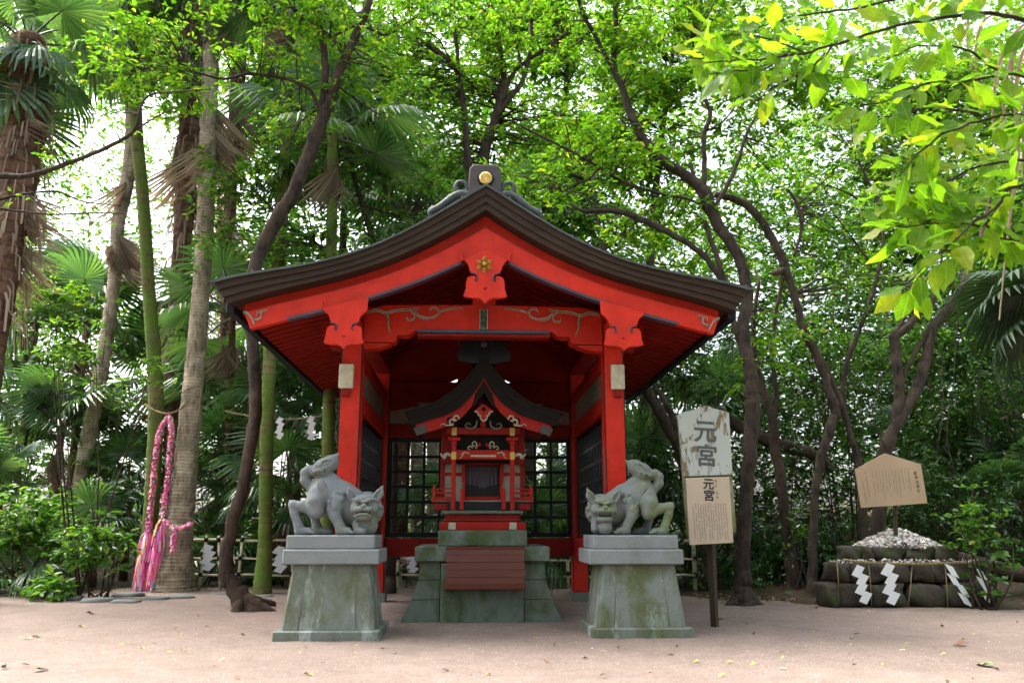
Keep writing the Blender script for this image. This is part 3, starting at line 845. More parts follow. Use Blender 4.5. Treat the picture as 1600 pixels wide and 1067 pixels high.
# rainbow beam, frog-leg strut
ib('beam', 'red3', -41.5, 41.5, -.03, .05, 703, 718, both=False, c=.01)
ib('beam_pale_edge', 'vinew', -20, 20, -.037, -.028, 711, 714, both=False, c=.003)
def itube(nm, lines, y, mts):
    for s in (-1, 1):
        mb = MB()
        for pts, r0, r1 in lines:
            P = smooth_poly([(AC + s * W(x), YI + y, iz(p)) for x, p in pts], 4)
            mb.tube(P, np.linspace(r0, r1, len(P)), 6)
        mb.build(nm, mts, inner, False)
itube('frog_leg_strut', [([(4, 693), (8, 697), (12, 701)], .02, .012)], -.005, M['red3'])
itube('strut_scroll', [([(12, 701), (10, 695), (13, 690), (17, 693), (16, 697), (13, 696)], .010, .007), ([(16, 700), (21, 697), (24, 701), (20, 702)], .009, .006)], -.02, M['vinew'])
itube('nosing_scroll', [([(50, 712), (57, 709), (63, 713), (66, 708)], .022, .010), ([(57, 710), (60, 716), (63, 714)], .014, .008)], .01, M['vinew'])
itube('beam_leaf', [([(22, 709), (29, 707), (35, 711)], .012, .004), ([(30, 709), (34, 715), (38, 717)], .008, .004)], -.035, M['vinew'])
ib('bracket_block', 'red3', 36, 55, -.04, .07, 683, 689, .008)
ib('bracket_block', 'red3', 41, 50, -.035, .065, 689.3, 694, .006)
ib('bracket_tip', 'vinew', 43.5, 47.5, -.052, -.041, 676, 681, .004)
ib('upper_beam', 'red2', -58, 58, -.02, .06, 668, 679, both=False, c=.008)
ib('centre_strut', 'red3', -4, 4, -.01, .05, 640, 668, both=False)
ib('infill_board', 'roofdk', -42, 42, .12, .15, 640, 722, both=False)
ib('eave_infill', 'red2', 42, 66, .20, .24, 668, 722)
# inner roof
ymf = YI - .30
iu = lambda pts: np.polyfit([abs(at(x, y, ymf)[0] - AC) for x, y in pts], [at(x, y, ymf)[2] for x, y in pts], 4)
it_c = iu([(630, 643), (650, 638), (675, 628), (707, 610), (728, 590), (741, 573), (753, 560)])
if_c = iu([(650, 662), (665, 657), (690, 649), (710, 641), (733, 622), (745, 606), (753, 595)])
jt = lambda u: float(np.polyval(it_c, u)); jf = lambda u: float(np.polyval(if_c, u))
IU = abs(at(630, 643, ymf)[0] - AC)
def ihalf(f, u0, u1, s, n=16): return [(AC + s * u, f(u)) for u in np.linspace(u0, u1, n)]
def ifull(f, u1): return ihalf(f, u1, 0, -1) + ihalf(f, 0, u1, 1)[1:]
for k, (c0, c1) in enumerate(((0, .14), (.14, .55), (.55, 1.0))):
    MB().sweep(ifull(lambda u: jt(u) * (1 - c0) + jf(u) * c0, IU - .025 * k), ifull(lambda u: jt(u) * (1 - c1) + jf(u) * c1, IU - .02 - .04 * (k + 1)), ymf + .015 * k, YI + 1.45 - .015 * k).build('roof_layer', M['roofdk'] if k else M['roofdk'], inner)
for s in (-1, 1):
    MB().sweep(ihalf(lambda u: jf(u) + .01, 0, IU - .16, s), ihalf(lambda u: jf(u) - .035, 0, IU - .17, s), ymf + .06, ymf + .12).build('roof_red_edge', M['red3'], inner)
    b1 = lambda u: jf(u) - .038
    b2 = lambda u: jf(u) - .16 + .02 * max(0, .5 - u)
    MB().sweep(ihalf(b1, .12, IU - .30, s), ihalf(b2, .16, IU - .34, s), ymf + .05, ymf + .10).build('bargeboard', M['red3'], inner)
    MB().sweep(ihalf(b1, 0, .118, s, 4), ihalf(lambda u: jf(u) - .20, 0, .155, s, 4), ymf + .045, ymf + .105).build('bargeboard_plate', M['roofdk'], inner)
    MB().sweep(ihalf(b1, IU - .298, IU - .14, s, 6), ihalf(b2, IU - .335, IU - .19, s, 6), ymf + .045, ymf + .105).build('bargeboard_plate', M['tilebr'], inner)
    c = (AC + s * W(52), ymf + .04, jf(W(52)) - .095)
    MB().tube([c, (c[0], c[1] - .018, c[2])], [.042, .03], 12).build('boss', M['roofdk'], inner, False)
    MB().sweep(ihalf(lambda u: jf(u) - .01, .05, IU - .2, s), ihalf(lambda u: jf(u) - .05, .05, IU - .2, s), ymf + .13, YI + 1.4).build('soffit', M['red2'], inner)
    itube_l = [([(36, 664), (41, 660), (45, 655), (49, 657), (46, 663), (42, 662)], .016, .010), ([(45, 660), (52, 661), (55, 666), (50, 669), (47, 666)], .016, .010), ([(55, 667), (61, 669), (66, 667), (70, 669)], .012, .005)]
itube('bargeboard_scroll', [([(37, 659), (40, 654), (45, 655), (45, 660), (41, 661)], .014, .011), ([(43, 662), (48, 659), (52, 662), (50, 668), (46, 667)], .015, .011), ([(51, 668), (57, 669), (62, 666), (66, 669)], .012, .005)], -.28, M['vinew'])
gp = [(0, 632), (9, 638), (15, 642), (10, 646), (6, 647), (4, 652), (0, 657)]
out = [(AC + W(a), at(757, b, ymf)[2]) for a, b in gp] + [(AC - W(a), at(757, b, ymf)[2]) for a, b in reversed(gp[1:-1])]
g = curve_piece('hanging_ornament', [out], ymf + .02, .03, M['red3'], inner, .004)
cz = at(757, 639, ymf)[2]
MB().tube([(AC, ymf, cz), (AC, ymf - .025, cz)], [.032, .02], 10).build('boss', M['roofdk'], g, False)
for s in (-1, 1):
    P = smooth_poly([(AC + s * W(x), ymf, at(757, p, ymf)[2]) for x, p in [(14, 643), (9, 644), (8, 649), (5, 649), (5, 654), (0, 658)]], 4)
    MB().tube(P, .011, 6).build('ornament_scroll', M['vinew'], g, False)
for s in (-1, 1):
    P = smooth_poly([(AC + s * W(x), ymf + .12, at(757, p, ymf)[2]) for x, p in [(10, 655), (12, 664), (20, 668), (28, 664), (24, 659), (20, 662)]], 4)
    MB().tube(P, np.linspace(.014, .008, len(P)), 6).build('gable_carving', M['vine'], inner, False)
# ridge and its ornament
MB().prism([(AC - .16, jt(0) - .06), (AC + .16, jt(0) - .06), (AC + .12, jt(0) + .16), (AC - .12, jt(0) + .16)], 'y', ymf + .12, YI + 1.4).build('ridge', M['black'], inner)
out = [(AC + a * .0105, jt(0) + b * .0105) for a, b in [(-10, -10), (-34, -6), (-36, 4), (-30, 12), (-34, 20), (-26, 26), (-16, 24), (-12, 34), (0, 38), (12, 34), (16, 24), (26, 26), (34, 20), (30, 12), (36, 4), (34, -6), (10, -10)]]
go = curve_piece('ridge_ornament', [out], ymf + .09, .05, M['black'], inner, .006)
MB().tube([(AC, ymf + .06, jt(0) + .17), (AC, ymf + .045, jt(0) + .17)], [.05, .04], 14).build('boss', M['tilebr'], go, False)

# ================================================================== statue pedestals
def pedestal(label, bl, br, cap_l, cap_r, blk_l, blk_r, YP, gm='granite_moss'):
    a, b = gnd(*bl), gnd(*br)
    cx = (a[0] + b[0]) / 2; hw_ = (b[0] - a[0]) / 2
    th = thing('statue_pedestal', label, 'pedestal', (cx, YP + hw_, 0), 'pair of tapered stone pedestals')
    D = 1.06
    yc = YP + D / 2
    MB().box(cx - hw_, cx + hw_, YP, YP + D, -.05, .115, .012).build('plinth', M[gm], th)
    zt0, zt1, zt2 = at(cap_l[0], 882, YP + .1)[2], at(cap_l[0], 858, YP + .1)[2], at(cap_l[0], 836, YP + .12)[2]
    # tapered shaft, with a narrow chamfer panel at each corner
    def ring(w, d, z, c): return [(cx - w + c, yc - d, z), (cx + w - c, yc - d, z), (cx + w, yc - d + c, z), (cx + w, yc + d - c, z), (cx + w - c, yc + d, z), (cx - w + c, yc + d, z), (cx - w, yc + d - c, z), (cx - w, yc - d + c, z)]
    w0, w1 = hw_ * .885, hw_ * .735
    d0, d1 = D / 2 * .885, D / 2 * .74
    lv = [ring(w0 + (w1 - w0) * t, d0 + (d1 - d0) * t, .117 + (zt0 - .12) * t, .03) for t in (0, .33, .66, 1)]
    mb = MB(); v = sum(lv, [])
    f = [(i * 8 + j, i * 8 + (j + 1) % 8, (i + 1) * 8 + (j + 1) % 8, (i + 1) * 8 + j) for i in range(3) for j in range(8)] + [tuple(range(8)), tuple(range(24, 32))]
    mb.add(v, f); sh = mb.build('shaft', M[gm], th)
    for s in (-1, 1):   # incised vertical joint lines on the front
        P = []
        for t in (0.02, 1 - .01):
            w = w0 + (w1 - w0) * t; d = d0 + (d1 - d0) * t
            P.append((cx + s * (w * .62), yc - d - .0005, .12 + (zt0 - .12) * t))
        MB().tube(P, .004, 4).build('joint', M['foot'], sh, False)
    cw = (at(cap_r[0], cap_r[1], YP + .08)[0] - at(cap_l[0], cap_l[1], YP + .08)[0]) / 2
    ccx = (at(cap_r[0], cap_r[1], YP + .08)[0] + at(cap_l[0], cap_l[1], YP + .08)[0]) / 2
    MB().box(ccx - cw, ccx + cw, YP + .07, YP + D - .07, zt0 + .002, zt1, .014).build('cap', M['granite'], th)
    bw = (at(blk_r[0], blk_r[1], YP + .1)[0] - at(blk_l[0], blk_l[1], YP + .1)[0]) / 2
    bcx = (at(blk_r[0], blk_r[1], YP + .1)[0] + at(blk_l[0], blk_l[1], YP + .1)[0]) / 2
    MB().box(bcx - bw, bcx + bw, YP + .11, YP + D - .11, zt1 + .002, zt2, .01).build('statue_block', M['granite'], th)
    return bcx, yc, zt2, bw
PL = pedestal('tapered grey-green granite pedestal under the closed-mouth lion-dog, left of the altar', (424, 1004), (592, 1003), (441, 870), (592, 870), (447, 846), (585, 846), 9.38)
PR = pedestal('tapered granite pedestal with heavy moss stains under the open-mouth lion-dog', (926, 999), (1084, 997), (920, 870), (1068, 870), (927, 846), (1060, 846), 9.48, 'granite_moss2')
# ================================================================== lion-dog statues (one continuous carved surface each)
class SDF:
    def __init__(s, lo, hi, h):
        s.lo = np.array(lo); s.h = h
        ax = [np.arange(a, b, h) for a, b in zip(lo, hi)]
        s.X, s.Y, s.Z = np.meshgrid(*ax, indexing='ij')
        s.d = np.full(s.X.shape, 1.0, np.float32)
    def win(s, lo, hi, pad):
        i0 = np.maximum(0, np.floor((np.array(lo) - pad - s.lo) / s.h).astype(int)); i1 = np.ceil((np.array(hi) + pad - s.lo) / s.h).astype(int) + 1
        return tuple(slice(a, max(a + 1, b)) for a, b in zip(i0, i1))
    def put(s, w, d, k, op):
        o = s.d[w]
        if op == '+':
            h = np.clip(.5 + .5 * (o - d) / k, 0, 1); s.d[w] = o * (1 - h) + d * h - k * h * (1 - h)
        else:
            h = np.clip(.5 - .5 * (o + d) / k, 0, 1); s.d[w] = o * (1 - h) - d * h + k * h * (1 - h)
    def cone(s, a, b, r0, r1, k=.02, op='+'):
        a, b = np.array(a, float), np.array(b, float); r = max(r0, r1)
        w = s.win(np.minimum(a, b) - r, np.maximum(a, b) + r, .05 + k)
        x, y, z = s.X[w], s.Y[w], s.Z[w]
        ab = b - a; L = ab @ ab + 1e-9
        t = np.clip(((x - a[0]) * ab[0] + (y - a[1]) * ab[1] + (z - a[2]) * ab[2]) / L, 0, 1)
        d = np.sqrt((x - a[0] - t * ab[0]) ** 2 + (y - a[1] - t * ab[1]) ** 2 + (z - a[2] - t * ab[2]) ** 2) - (r0 + (r1 - r0) * t)
        s.put(w, d, k, op)
    def chain(s, pts, rs, k=.02, op='+'):
        for i in range(len(pts) - 1): s.cone(pts[i], pts[i + 1], rs[i], rs[i + 1], k, op)
    def ell(s, c, r, k=.03, op='+', rot=0.0, axis='y'):
        c = np.array(c, float); r = np.array(r, float); m = r.max()
        w = s.win(c - m, c + m, .05 + k)
        x, y, z = s.X[w] - c[0], s.Y[w] - c[1], s.Z[w] - c[2]
        if rot:
            ca, sa = math.cos(rot), math.sin(rot)
            if axis == 'y': x, z = ca * x + sa * z, -sa * x + ca * z
            else: x, y = ca * x + sa * y, -sa * x + ca * y
        k0 = np.sqrt((x / r[0]) ** 2 + (y / r[1]) ** 2 + (z / r[2]) ** 2); k1 = np.sqrt((x / r[0] ** 2) ** 2 + (y / r[1] ** 2) ** 2 + (z / r[2] ** 2) ** 2) + 1e-6
        s.put(w, k0 * (k0 - 1) / k1, k, op)
    def mesh(s, name):
        """naive surface nets"""
        d = s.d; ins = d < 0; nx, ny, nz = d.shape
        acc = np.zeros((nx - 1, ny - 1, nz - 1, 3), np.float32); cnt = np.zeros((nx - 1, ny - 1, nz - 1), np.float32)
        sl = lambda o: tuple(slice(k, n - 1 + k) for k, n in zip(o, d.shape))
        C = [(i, j, k) for i in (0, 1) for j in (0, 1) for k in (0, 1)]
        for a in C:
            for ax in range(3):
                if a[ax]: continue
                b = tuple(1 if q == ax else a[q] for q in range(3))
                da, db = d[sl(a)], d[sl(b)]
                m = (da < 0) != (db < 0)
                t = np.where(m, da / np.where(m, da - db, 1), 0)
                for q in range(3): acc[..., q] += np.where(m, a[q] + (t if q == ax else 0), 0)
                cnt += m
        act = cnt > 0
        ids = -np.ones(act.shape, np.int64); ids[act] = np.arange(act.sum())
        I = np.argwhere(act)
        V = s.lo + s.h * (I + acc[act] / cnt[act][:, None])
        Q = []
        for ax in range(3):
            A = tuple(slice(0, n - 1) if q == ax else slice(1, n - 1) for q, n in enumerate(d.shape))
            Bs = tuple(slice(1, n) if q == ax else slice(1, n - 1) for q, n in enumerate(d.shape))
            a, b = ins[A], ins[Bs]
            E = np.argwhere(a != b); flip = a[a != b]
            if not len(E): continue
            off = [0, 0, 0]
            base = E.copy()
            for q in range(3):
                if q != ax: base[:, q] += 1
            u, v = [q for q in range(3) if q != ax]
            def cell(du, dv):
                c = base.copy(); c[:, u] -= du; c[:, v] -= dv
                return ids[c[:, 0], c[:, 1], c[:, 2]]
            q4 = np.stack([cell(1, 1), cell(0, 1), cell(0, 0), cell(1, 0)], 1)
            fl = flip if ax != 1 else ~flip
            q4[~fl] = q4[~fl][:, ::-1]
            Q.append(q4)
        Q = np.vstack(Q); Q = Q[(Q >= 0).all(1)]
        return np_mesh(name, V, 4, Q.ravel(), True)

def lion(mouth_open):
    """crouching, rump high, head turned to the viewer (-y). Metres; x towards the head, z up from the block."""
    S = SDF((-.66, -.36, -.01), (.60, .36, 1.04), .0062)
    e = lambda X, Y: ((X - 620) * .00108, (960 - Y) * .00108)
    # trunk: arched back, hips high, chest low
    S.ell((-.20, .03, .49), (.20, .165, .20), .06)
    S.ell((-.10, .03, .43), (.23, .155, .17), .07, rot=.35)
    S.ell((.06, .02, .36), (.19, .165, .20), .07)
    S.ell((.20, .02, .30), (.16, .16, .20), .06)
    S.chain([(-.28, .03, .64), (-.12, .03, .66), (.05, .03, .55), (.16, .02, .46)], [.05, .055, .06, .08], .06)
    # hind legs: thigh, calf back up to the hock, shank, foot
    for y, near in ((-.13, 1), (.16, 0)):
        dx = 0 if near else .16
        S.ell((-.27 + dx, y + .03, .42), (.12, .085, .18), .04, rot=-.25)
        S.chain([(-.27 + dx, y, .38), (-.25 + dx, y - .015, .26), (-.30 + dx, y - .01, .255)], [.105, .075, .06], .03)
        S.chain([(-.28 + dx, y - .01, .27), (-.44 + dx, y, .33), (-.53 + dx, y, .345)], [.065, .058, .052], .025)
        S.chain([(-.535 + dx, y, .345), (-.51 + dx, y, .24), (-.455 + dx, y, .10), (-.44 + dx, y, .045)], [.055, .05, .052, .055], .02)
        S.chain([(-.54 + dx, y, .36), (-.58 + dx, y, .395)], [.04, .008], .02)
        S.chain([(-.45 + dx, y, .045), (-.32 + dx, y - .01, .035)], [.052, .048], .02)
        for t in (-.036, -.012, .012, .036):
            S.cone((-.33 + dx, y + t - .01, .038), (-.275 + dx, y + t * 1.2 - .012, .024), .024, .020, .006)
    # front legs
    for y, near in ((-.15, 1), (.14, 0)):
        dx = 0 if near else .05
        S.ell((-.02 + dx, y + .03, .36), (.10, .075, .13), .035)
        S.chain([(-.06 + dx, y, .30), (-.035 + dx, y - .01, .22), (.03 + dx, y - .02, .10), (.05 + dx, y - .025, .05)], [.075, .066, .056, .058], .022)
        S.chain([(.04 + dx, y - .025, .045), (.13 + dx, y - .035, .036)], [.055, .05], .02)
        for t in (-.038, -.013, .013, .038):
            S.cone((.12 + dx, y - .035 + t, .042), (.185 + dx, y - .04 + t * 1.15, .026), .026, .021, .006)
        for q in range(3):   # carved curls at elbow and shoulder
            a = 2.2 + q * .9
            S.ell((-.08 + dx + .035 * math.cos(a) + .03 * q, y - .065, .335 + .05 * math.sin(a)), (.022, .016, .022), .008)
    # carved curls: on the nape and haunch, spiral bosses with a drilled centre
    for cx_, cz_, yy, R_ in ((-.02, .47, -.150, .034), (.07, .50, -.140, .034), (.13, .44, -.160, .034), (.04, .41, -.175, .030)):
        S.ell((cx_, yy, cz_), (R_, .030, R_), .006)
        for q in range(9):
            a = q * .7
            S.ell((cx_ + R_ * (.75 - .07 * q) * math.cos(a), yy - .028, cz_ + R_ * (.75 - .07 * q) * math.sin(a)), (.007, .012, .007), .004, '-')
    for q in range(5):   # ribs
        S.cone((-.14 + .035 * q, -.165, .50 - .03 * q), (-.10 + .035 * q, -.15, .33 - .01 * q), .007, .010, .008, '-')
    # incised muscle lines on flank
    for a, b in (((-.30, -.145, .62), (-.17, -.175, .46)), ((-.17, -.175, .46), (-.14, -.165, .33)), ((-.10, -.165, .55), (-.02, -.17, .47))):
        S.cone(a, b, .013, .015, .010, '-')
    S.ell((-.215, -.13, .58), (.045, .03, .07), .03, rot=.5)
    # spine ridge
    for t in np.linspace(0, 1, 9):
        S.ell((-.26 + .42 * t, .03, .695 - .24 * t ** 1.6), (.020, .03, .016), .012)
    # mane curls round the cheeks and nape, chest ruff
    hx, hz = .312, .312
    for i in range(15):
        a = math.radians(150 + 15.7 * i); r = .165
        S.ell((hx + r * math.cos(a) * 1.05, .005 + .02 * (i % 2), hz - .02 + r * math.sin(a)), (.036, .048, .036), .005)
    for i in range(8):
        a = math.radians(20 + 20 * i)
        S.ell((hx + .13 * math.cos(a), .05, hz + .02 + .13 * math.sin(a)), (.05, .06, .05), .02)
    S.ell((hx, .02, hz - .02), (.17, .12, .17), .03)
    S.ell((hx + .02, -.07, .11), (.13, .11, .13), .03)
    if mouth_open:
        S.ell((hx - .01, -.20, .085), (.088, .088, .088), .008)      # ball under the chin
        S.chain([(hx + .10, -.12, .20), (hx + .12, -.17, .07)], [.05, .045], .02)
    else:
        S.chain([(hx - .10, -.12, .12), (hx - .06, -.19, .045), (hx, -.22, .04)], [.05, .045, .04], .015)
        for i in range(12):
            S.ell((hx - .07 + .05 * (i % 4), -.165 + .01 * (i % 3), .17 - .045 * (i // 4)), (.022, .018, .024), .006)
    # head (faces -y)
    hy = -.165
    S.ell((hx, hy, hz + .01), (.155, .12, .150), .025)
    S.ell((hx, hy - .02, hz + .095), (.130, .10, .055), .03)          # brow dome
    for s in (-1, 1):
        S.ell((hx + s * .105, hy - .04, hz - .015), (.060, .07, .065), .02)    # cheeks
        S.chain([(hx + s * .015, hy - .122, hz + .062), (hx + s * .07, hy - .118, hz + .086), (hx + s * .128, hy - .080, hz + .100)], [.020, .024, .014], .008)  # brow ridge
        S.ell((hx + s * .064, hy - .118, hz + .044), (.040, .030, .022), .006, '-')   # eye socket
        S.ell((hx + s * .064, hy - .100, hz + .042), (.022, .020, .015), .003)        # eyeball
        S.ell((hx + s * .050, hy - .125, hz - .022), (.060, .045, .036), .010)        # upper lip puffs
        # ears: broad flat leaf shapes, hollowed
        S.chain([(hx + s * .120, hy + .00, hz + .095), (hx + s * .168, hy - .01, hz + .165), (hx + s * .205, hy + .0, hz + .262)], [.060, .052, .006], .014)
        S.chain([(hx + s * .132, hy - .050, hz + .115), (hx + s * .165, hy - .056, hz + .165), (hx + s * .190, hy - .030, hz + .215)], [.026, .028, .005], .008, '-')
    S.ell((hx, hy - .135, hz + .012), (.040, .036, .030), .010)      # nose
    for s in (-1, 1): S.ell((hx + s * .020, hy - .170, hz + .004), (.010, .012, .008), .004, '-')
    S.cone((hx, hy - .165, hz - .01), (hx, hy - .165, hz - .05), .006, .006, .008, '-')
    if mouth_open:
        S.ell((hx, hy - .05, hz - .125), (.105, .10, .045), .02)     # jaw
        S.chain([(hx - .115, hy - .09, hz - .070), (hx - .05, hy - .14, hz - .072), (hx + .05, hy - .14, hz - .072), (hx + .115, hy - .09, hz - .070)], [.026, .034, .034, .026], .005, '-')
        S.ell((hx, hy - .03, hz - .072), (.098, .085, .026), .006, '-')
        for x in (-.085, -.05, -.018, .018, .05, .085):
            S.cone((hx + x, hy - .135 + abs(x) * .35, hz - .045), (hx + x, hy - .135 + abs(x) * .35, hz - .072), .012, .008, .003)
    else:
        S.ell((hx, hy - .06, hz - .11), (.095, .09, .045), .02)
        S.chain([(hx - .125, hy - .075, hz - .062), (hx - .06, hy - .14, hz - .055), (hx + .06, hy - .14, hz - .055), (hx + .125, hy - .075, hz - .062)], [.010, .012, .012, .010], .006, '-')
        for x in (-.09, -.055, .055, .09):
            S.cone((hx + x, hy - .138 + abs(x) * .3, hz - .048), (hx + x, hy - .138 + abs(x) * .3, hz - .072), .013, .008, .003)
        S.chain([(hx - .10, hy - .115, hz - .105), (hx - .04, hy - .150, hz - .078), (hx + .04, hy - .150, hz - .078), (hx + .10, hy - .115, hz - .105)], [.014, .016, .016, .014], .008)
    # tail: loop at the root, then a flame pointing up and forward
    tip = (-.055, .02, .965) if not mouth_open else (-.02, .02, .93)
    S.chain([(-.37, .03, .56), (-.44, .02, .64), (-.445, .02, .73), (-.40, .02, .77), (-.33, .02, .755)], [.06, .058, .056, .05, .05], .02)
    S.chain([(-.34, .02, .745), (-.23, .02, .785), (-.14, .02, .85), tip], [.066, .112, .094, .010], .03)
    for t in np.linspace(-.6, .6, 5):   # grooves along the flame
        y = -.085 if abs(t) < .5 else -.06
        S.chain([(-.30, y + .0, .765 + t * .06), (-.20, y - .012, .80 + t * .09), (-.115, y + .02, .868 + t * .055)], [.009, .013, .007], .006, '-')
    for q in range(3):
        S.ell((-.31 + .055 * q, -.065, .735 + .02 * q), (.032, .034, .026), .004)
    return S.mesh('body')
def place_lion(label, open_, ped, flip, sc, mat):
    t = thing('guardian_lion_dog', label, 'statue', (ped[0], ped[1], ped[2]), 'pair of guardian lion-dog statues')
    me = lion(open_); me.name = 'carved_body'
    me.transform(Matrix.Translation((.03, .0, .0)))
    if flip:
        me.transform(Matrix.Diagonal((-1, 1, 1, 1))); me.flip_normals()
    me.transform(Matrix.Scale(sc, 4))
    o = link('carved_body', me, M[mat], None); o.parent = t; o.location = (0, -.02, .002)
place_lion('grey granite lion-dog with closed mouth and pointed upright tail, head turned right', False, PL, False, .985, 'statue')
place_lion('grey granite lion-dog with open mouth and a ball under its chin', True, PR, True, .955, 'statue2')
# ================================================================== zigzag paper streamers
def streamer(label, top, w, h, group, n=4, lean=0.0, yaw=0.0, flip=False):
    """folded paper zigzag hanging from a point: n offset parallelogram panels"""
    t = thing('paper_streamer', label, 'paper streamer', tuple(top), group)
    s = -1 if flip else 1
    hh = h / n
    for i in range(n):
        z0 = -i * hh * .92; x0 = s * (w * .22 * (1 if i % 2 else -1) * .5) + lean * i * hh
        poly = [(x0 - w * .28 + s * w * .24, z0 + hh * .1), (x0 + w * .34 + s * w * .24, z0 - hh * .22), (x0 + w * .28 - s * w * .22, z0 - hh * 1.34), (x0 - w * .34 - s * w * .22, z0 - hh * .98)]
        y = .004 * i
        mb = MB(); b = [(x, -.02 + y + (.02 if k in (1, 2) else 0), z) for k, (x, z) in enumerate(poly)]
        mb.add(b + [(x, y2 + .0015, z) for x, y2, z in b], [(0, 1, 2, 3), (7, 6, 5, 4), (0, 4, 5, 1), (1, 5, 6, 2), (2, 6, 7, 3), (3, 7, 4, 0)])
        me = mb.mesh('fold', True); me.materials.append(M['white'])
        o = bpy.data.objects.new('fold', me); COL.objects.link(o); o.parent = t
    t.rotation_euler = (0, 0, yaw)
    return t

# ================================================================== bamboo fence behind the hall
YFN = 17.35
def fence(label, x0, x1, posts, y):
    t = thing('bamboo_fence', label, 'fence', ((x0 + x1) / 2, y, 0), 'low bamboo fence sections')
    for z, r in ((.98, .028), (.62, .022), (.30, .022)):
        n = 7
        P = [(x0 + (x1 - x0) * k / (n - 1), y + .01 * math.sin(k * 2.1 + z * 9), z + .012 * math.sin(k * 1.7 + z * 5) - .012 * (x0 + (x1 - x0) * k / (n - 1) - x0)) for k in range(n)]
        MB().tube(P, r, 8).build('rail', M['bamboo'], t, False)
    for i, (x, lean, dbl) in enumerate(posts):
        for dy in ((-.05, .05) if dbl else (-.05,)):
            MB().tube([(x - lean, y + dy, -.05), (x, y + dy, .55), (x + lean, y + dy, 1.06)], [.030, .029, .027], 8).build('post', M['bamboo'], t, False)
        for z in (.98, .62, .30):
            MB().tube([(x + (z - .55) * lean * 2, y - .075, z - .04), (x + (z - .55) * lean * 2, y - .078, z), (x + (z - .55) * lean * 2, y - .075, z + .04)], [.036, .044, .036], 7).build('twine_knot', M['twine'], t, False)
fx = lambda px: at(px, 880, YFN)[0]
fence('pale bamboo fence between the ribbon palms and the left pedestal', fx(288), fx(462), [(fx(301), -.05, 0), (fx(318), .04, 0), (fx(344), -.06, 0), (fx(376), .02, 0), (fx(421), 0, 1), (fx(458), 0, 0)], YFN)
fence('pale bamboo fence seen through the hall behind the altar', fx(540), fx(925), [(fx(560), 0, 0), (fx(622), 0, 1), (fx(700), 0, 0), (fx(790), 0, 0), (fx(887), 0, 1)], YFN)
fence('short bamboo fence end between the right pedestal and the signpost', fx(985), fx(1098), [(fx(1000), 0, 0), (fx(1073), 0, 1)], YFN - .6)
for k, (px, py, lab, w, h) in enumerate(((326, 851, 'white zigzag paper streamer on the bamboo fence beside the ribbon palm', .24, .50),
                                  (352, 852, 'white zigzag paper streamer on the bamboo fence, half hidden by the crooked trunk', .24, .46),
                                  (438, 853, 'white zigzag paper streamer on the bamboo fence at the left pedestal', .24, .52),
                                  (645, 866, 'small white zigzag paper streamer on the fence under the rear lattice', .2, .36))):
    streamer(lab, at(px, py, YFN - .12), w, h, 'streamers on the bamboo fence', flip=k == 1)

# straw rope from palm to palm with two streamers
def rope(name, label, pts, Y, r, sag=0.0, mat='rope', group=None):
    P = smooth_poly([at(x, y, d) for x, y, d in pts], 8)
    mb = MB(); n = len(P)
    for ph in (0, math.pi):   # two laid strands
        t = np.linspace(0, 1, n * 4); Q = np.stack([np.interp(t, np.linspace(0, 1, n), P[:, k]) for k in range(3)], 1)
        L = np.concatenate([[0], np.cumsum(np.linalg.norm(np.diff(Q, axis=0), axis=1))])
        a = L / (r * 7) * 2 * math.pi + ph
        Q[:, 1] += r * .5 * np.cos(a); Q[:, 2] += r * .5 * np.sin(a)
        mb.tube(Q, r * .62, 6)
    o = mb.build(name, M[mat], None, False)
    tag(o, label, 'rope', group)
    return o
rope('straw_rope', 'straw rope strung between the mossy trunks left of the hall', [(352, 642, 17.8), (380, 648, 17), (415, 653, 16.2), (450, 655, 16), (490, 652, 15.9), (530, 644, 15.8)], None, .022)
streamer('white zigzag paper streamer on the rope next to the mossy trunk', at(438, 652, 15.9), .13, .42, 'streamers on the straw rope', 4)
streamer('white zigzag paper streamer on the rope close to the left red post', at(487, 650, 15.8), .14, .46, 'streamers on the straw rope', 4)

# ================================================================== signboards
def mat_peeling():
    m, nt = new_mat('peeling_white_sign_paint')
    n1 = noise(nt, 5.5, 7, .68, stretch=(1.6, 1, .7), dist=.6); n2 = noise(nt, 60, 3)
    n3 = noise(nt, 2.2, 4)
    base = mix(nt, n2.outputs['Fac'], (.47, .50, .47), (.36, .39, .36))
    br = mix(nt, n3.outputs['Fac'], (.10, .065, .03), (.24, .19, .09))
    mk = ramp(nt, n1.outputs['Fac'], [(.53, (0,) * 3), (.585, (1,) * 3)])
    finish(nt, mix(nt, mk.outputs[0], base, br), .75, mk.outputs[0], .4, .004)
    return m
M['peel'] = mat_peeling()
M['signgreen'] = mat_stone('algae_stained_board', (.22, .24, .14), (.34, .37, .22), (.16, .19, .05), .42, .62, .9, 40)
M['postwood'] = mat_wood('dark_sign_post', (.035, .028, .018), (.085, .065, .035), .8, 'z', 6)
YS = 10.45
def board_basis(bl, br, tl, Y):
    a, b, c = at(*bl, Y), at(*br, Y), at(*tl, Y)
    ex = (b - a) / np.linalg.norm(b - a); ez = c - a; ez -= ex * (ez @ ex); ez /= np.linalg.norm(ez)
    return a, ex, ez, np.linalg.norm(b - a)
def slab(pts, th):
    """outline px at depth -> real board; pts are 3-D points in a vertical plane"""
    n = len(pts); f = [tuple(p) for p in pts]; b = [(p[0], p[1] + th, p[2]) for p in pts]
    return MB().add(f + b, [tuple(range(n)), tuple(range(2 * n - 1, n - 1, -1))] + [(i, i + n, (i + 1) % n + n, (i + 1) % n) for i in range(n)])
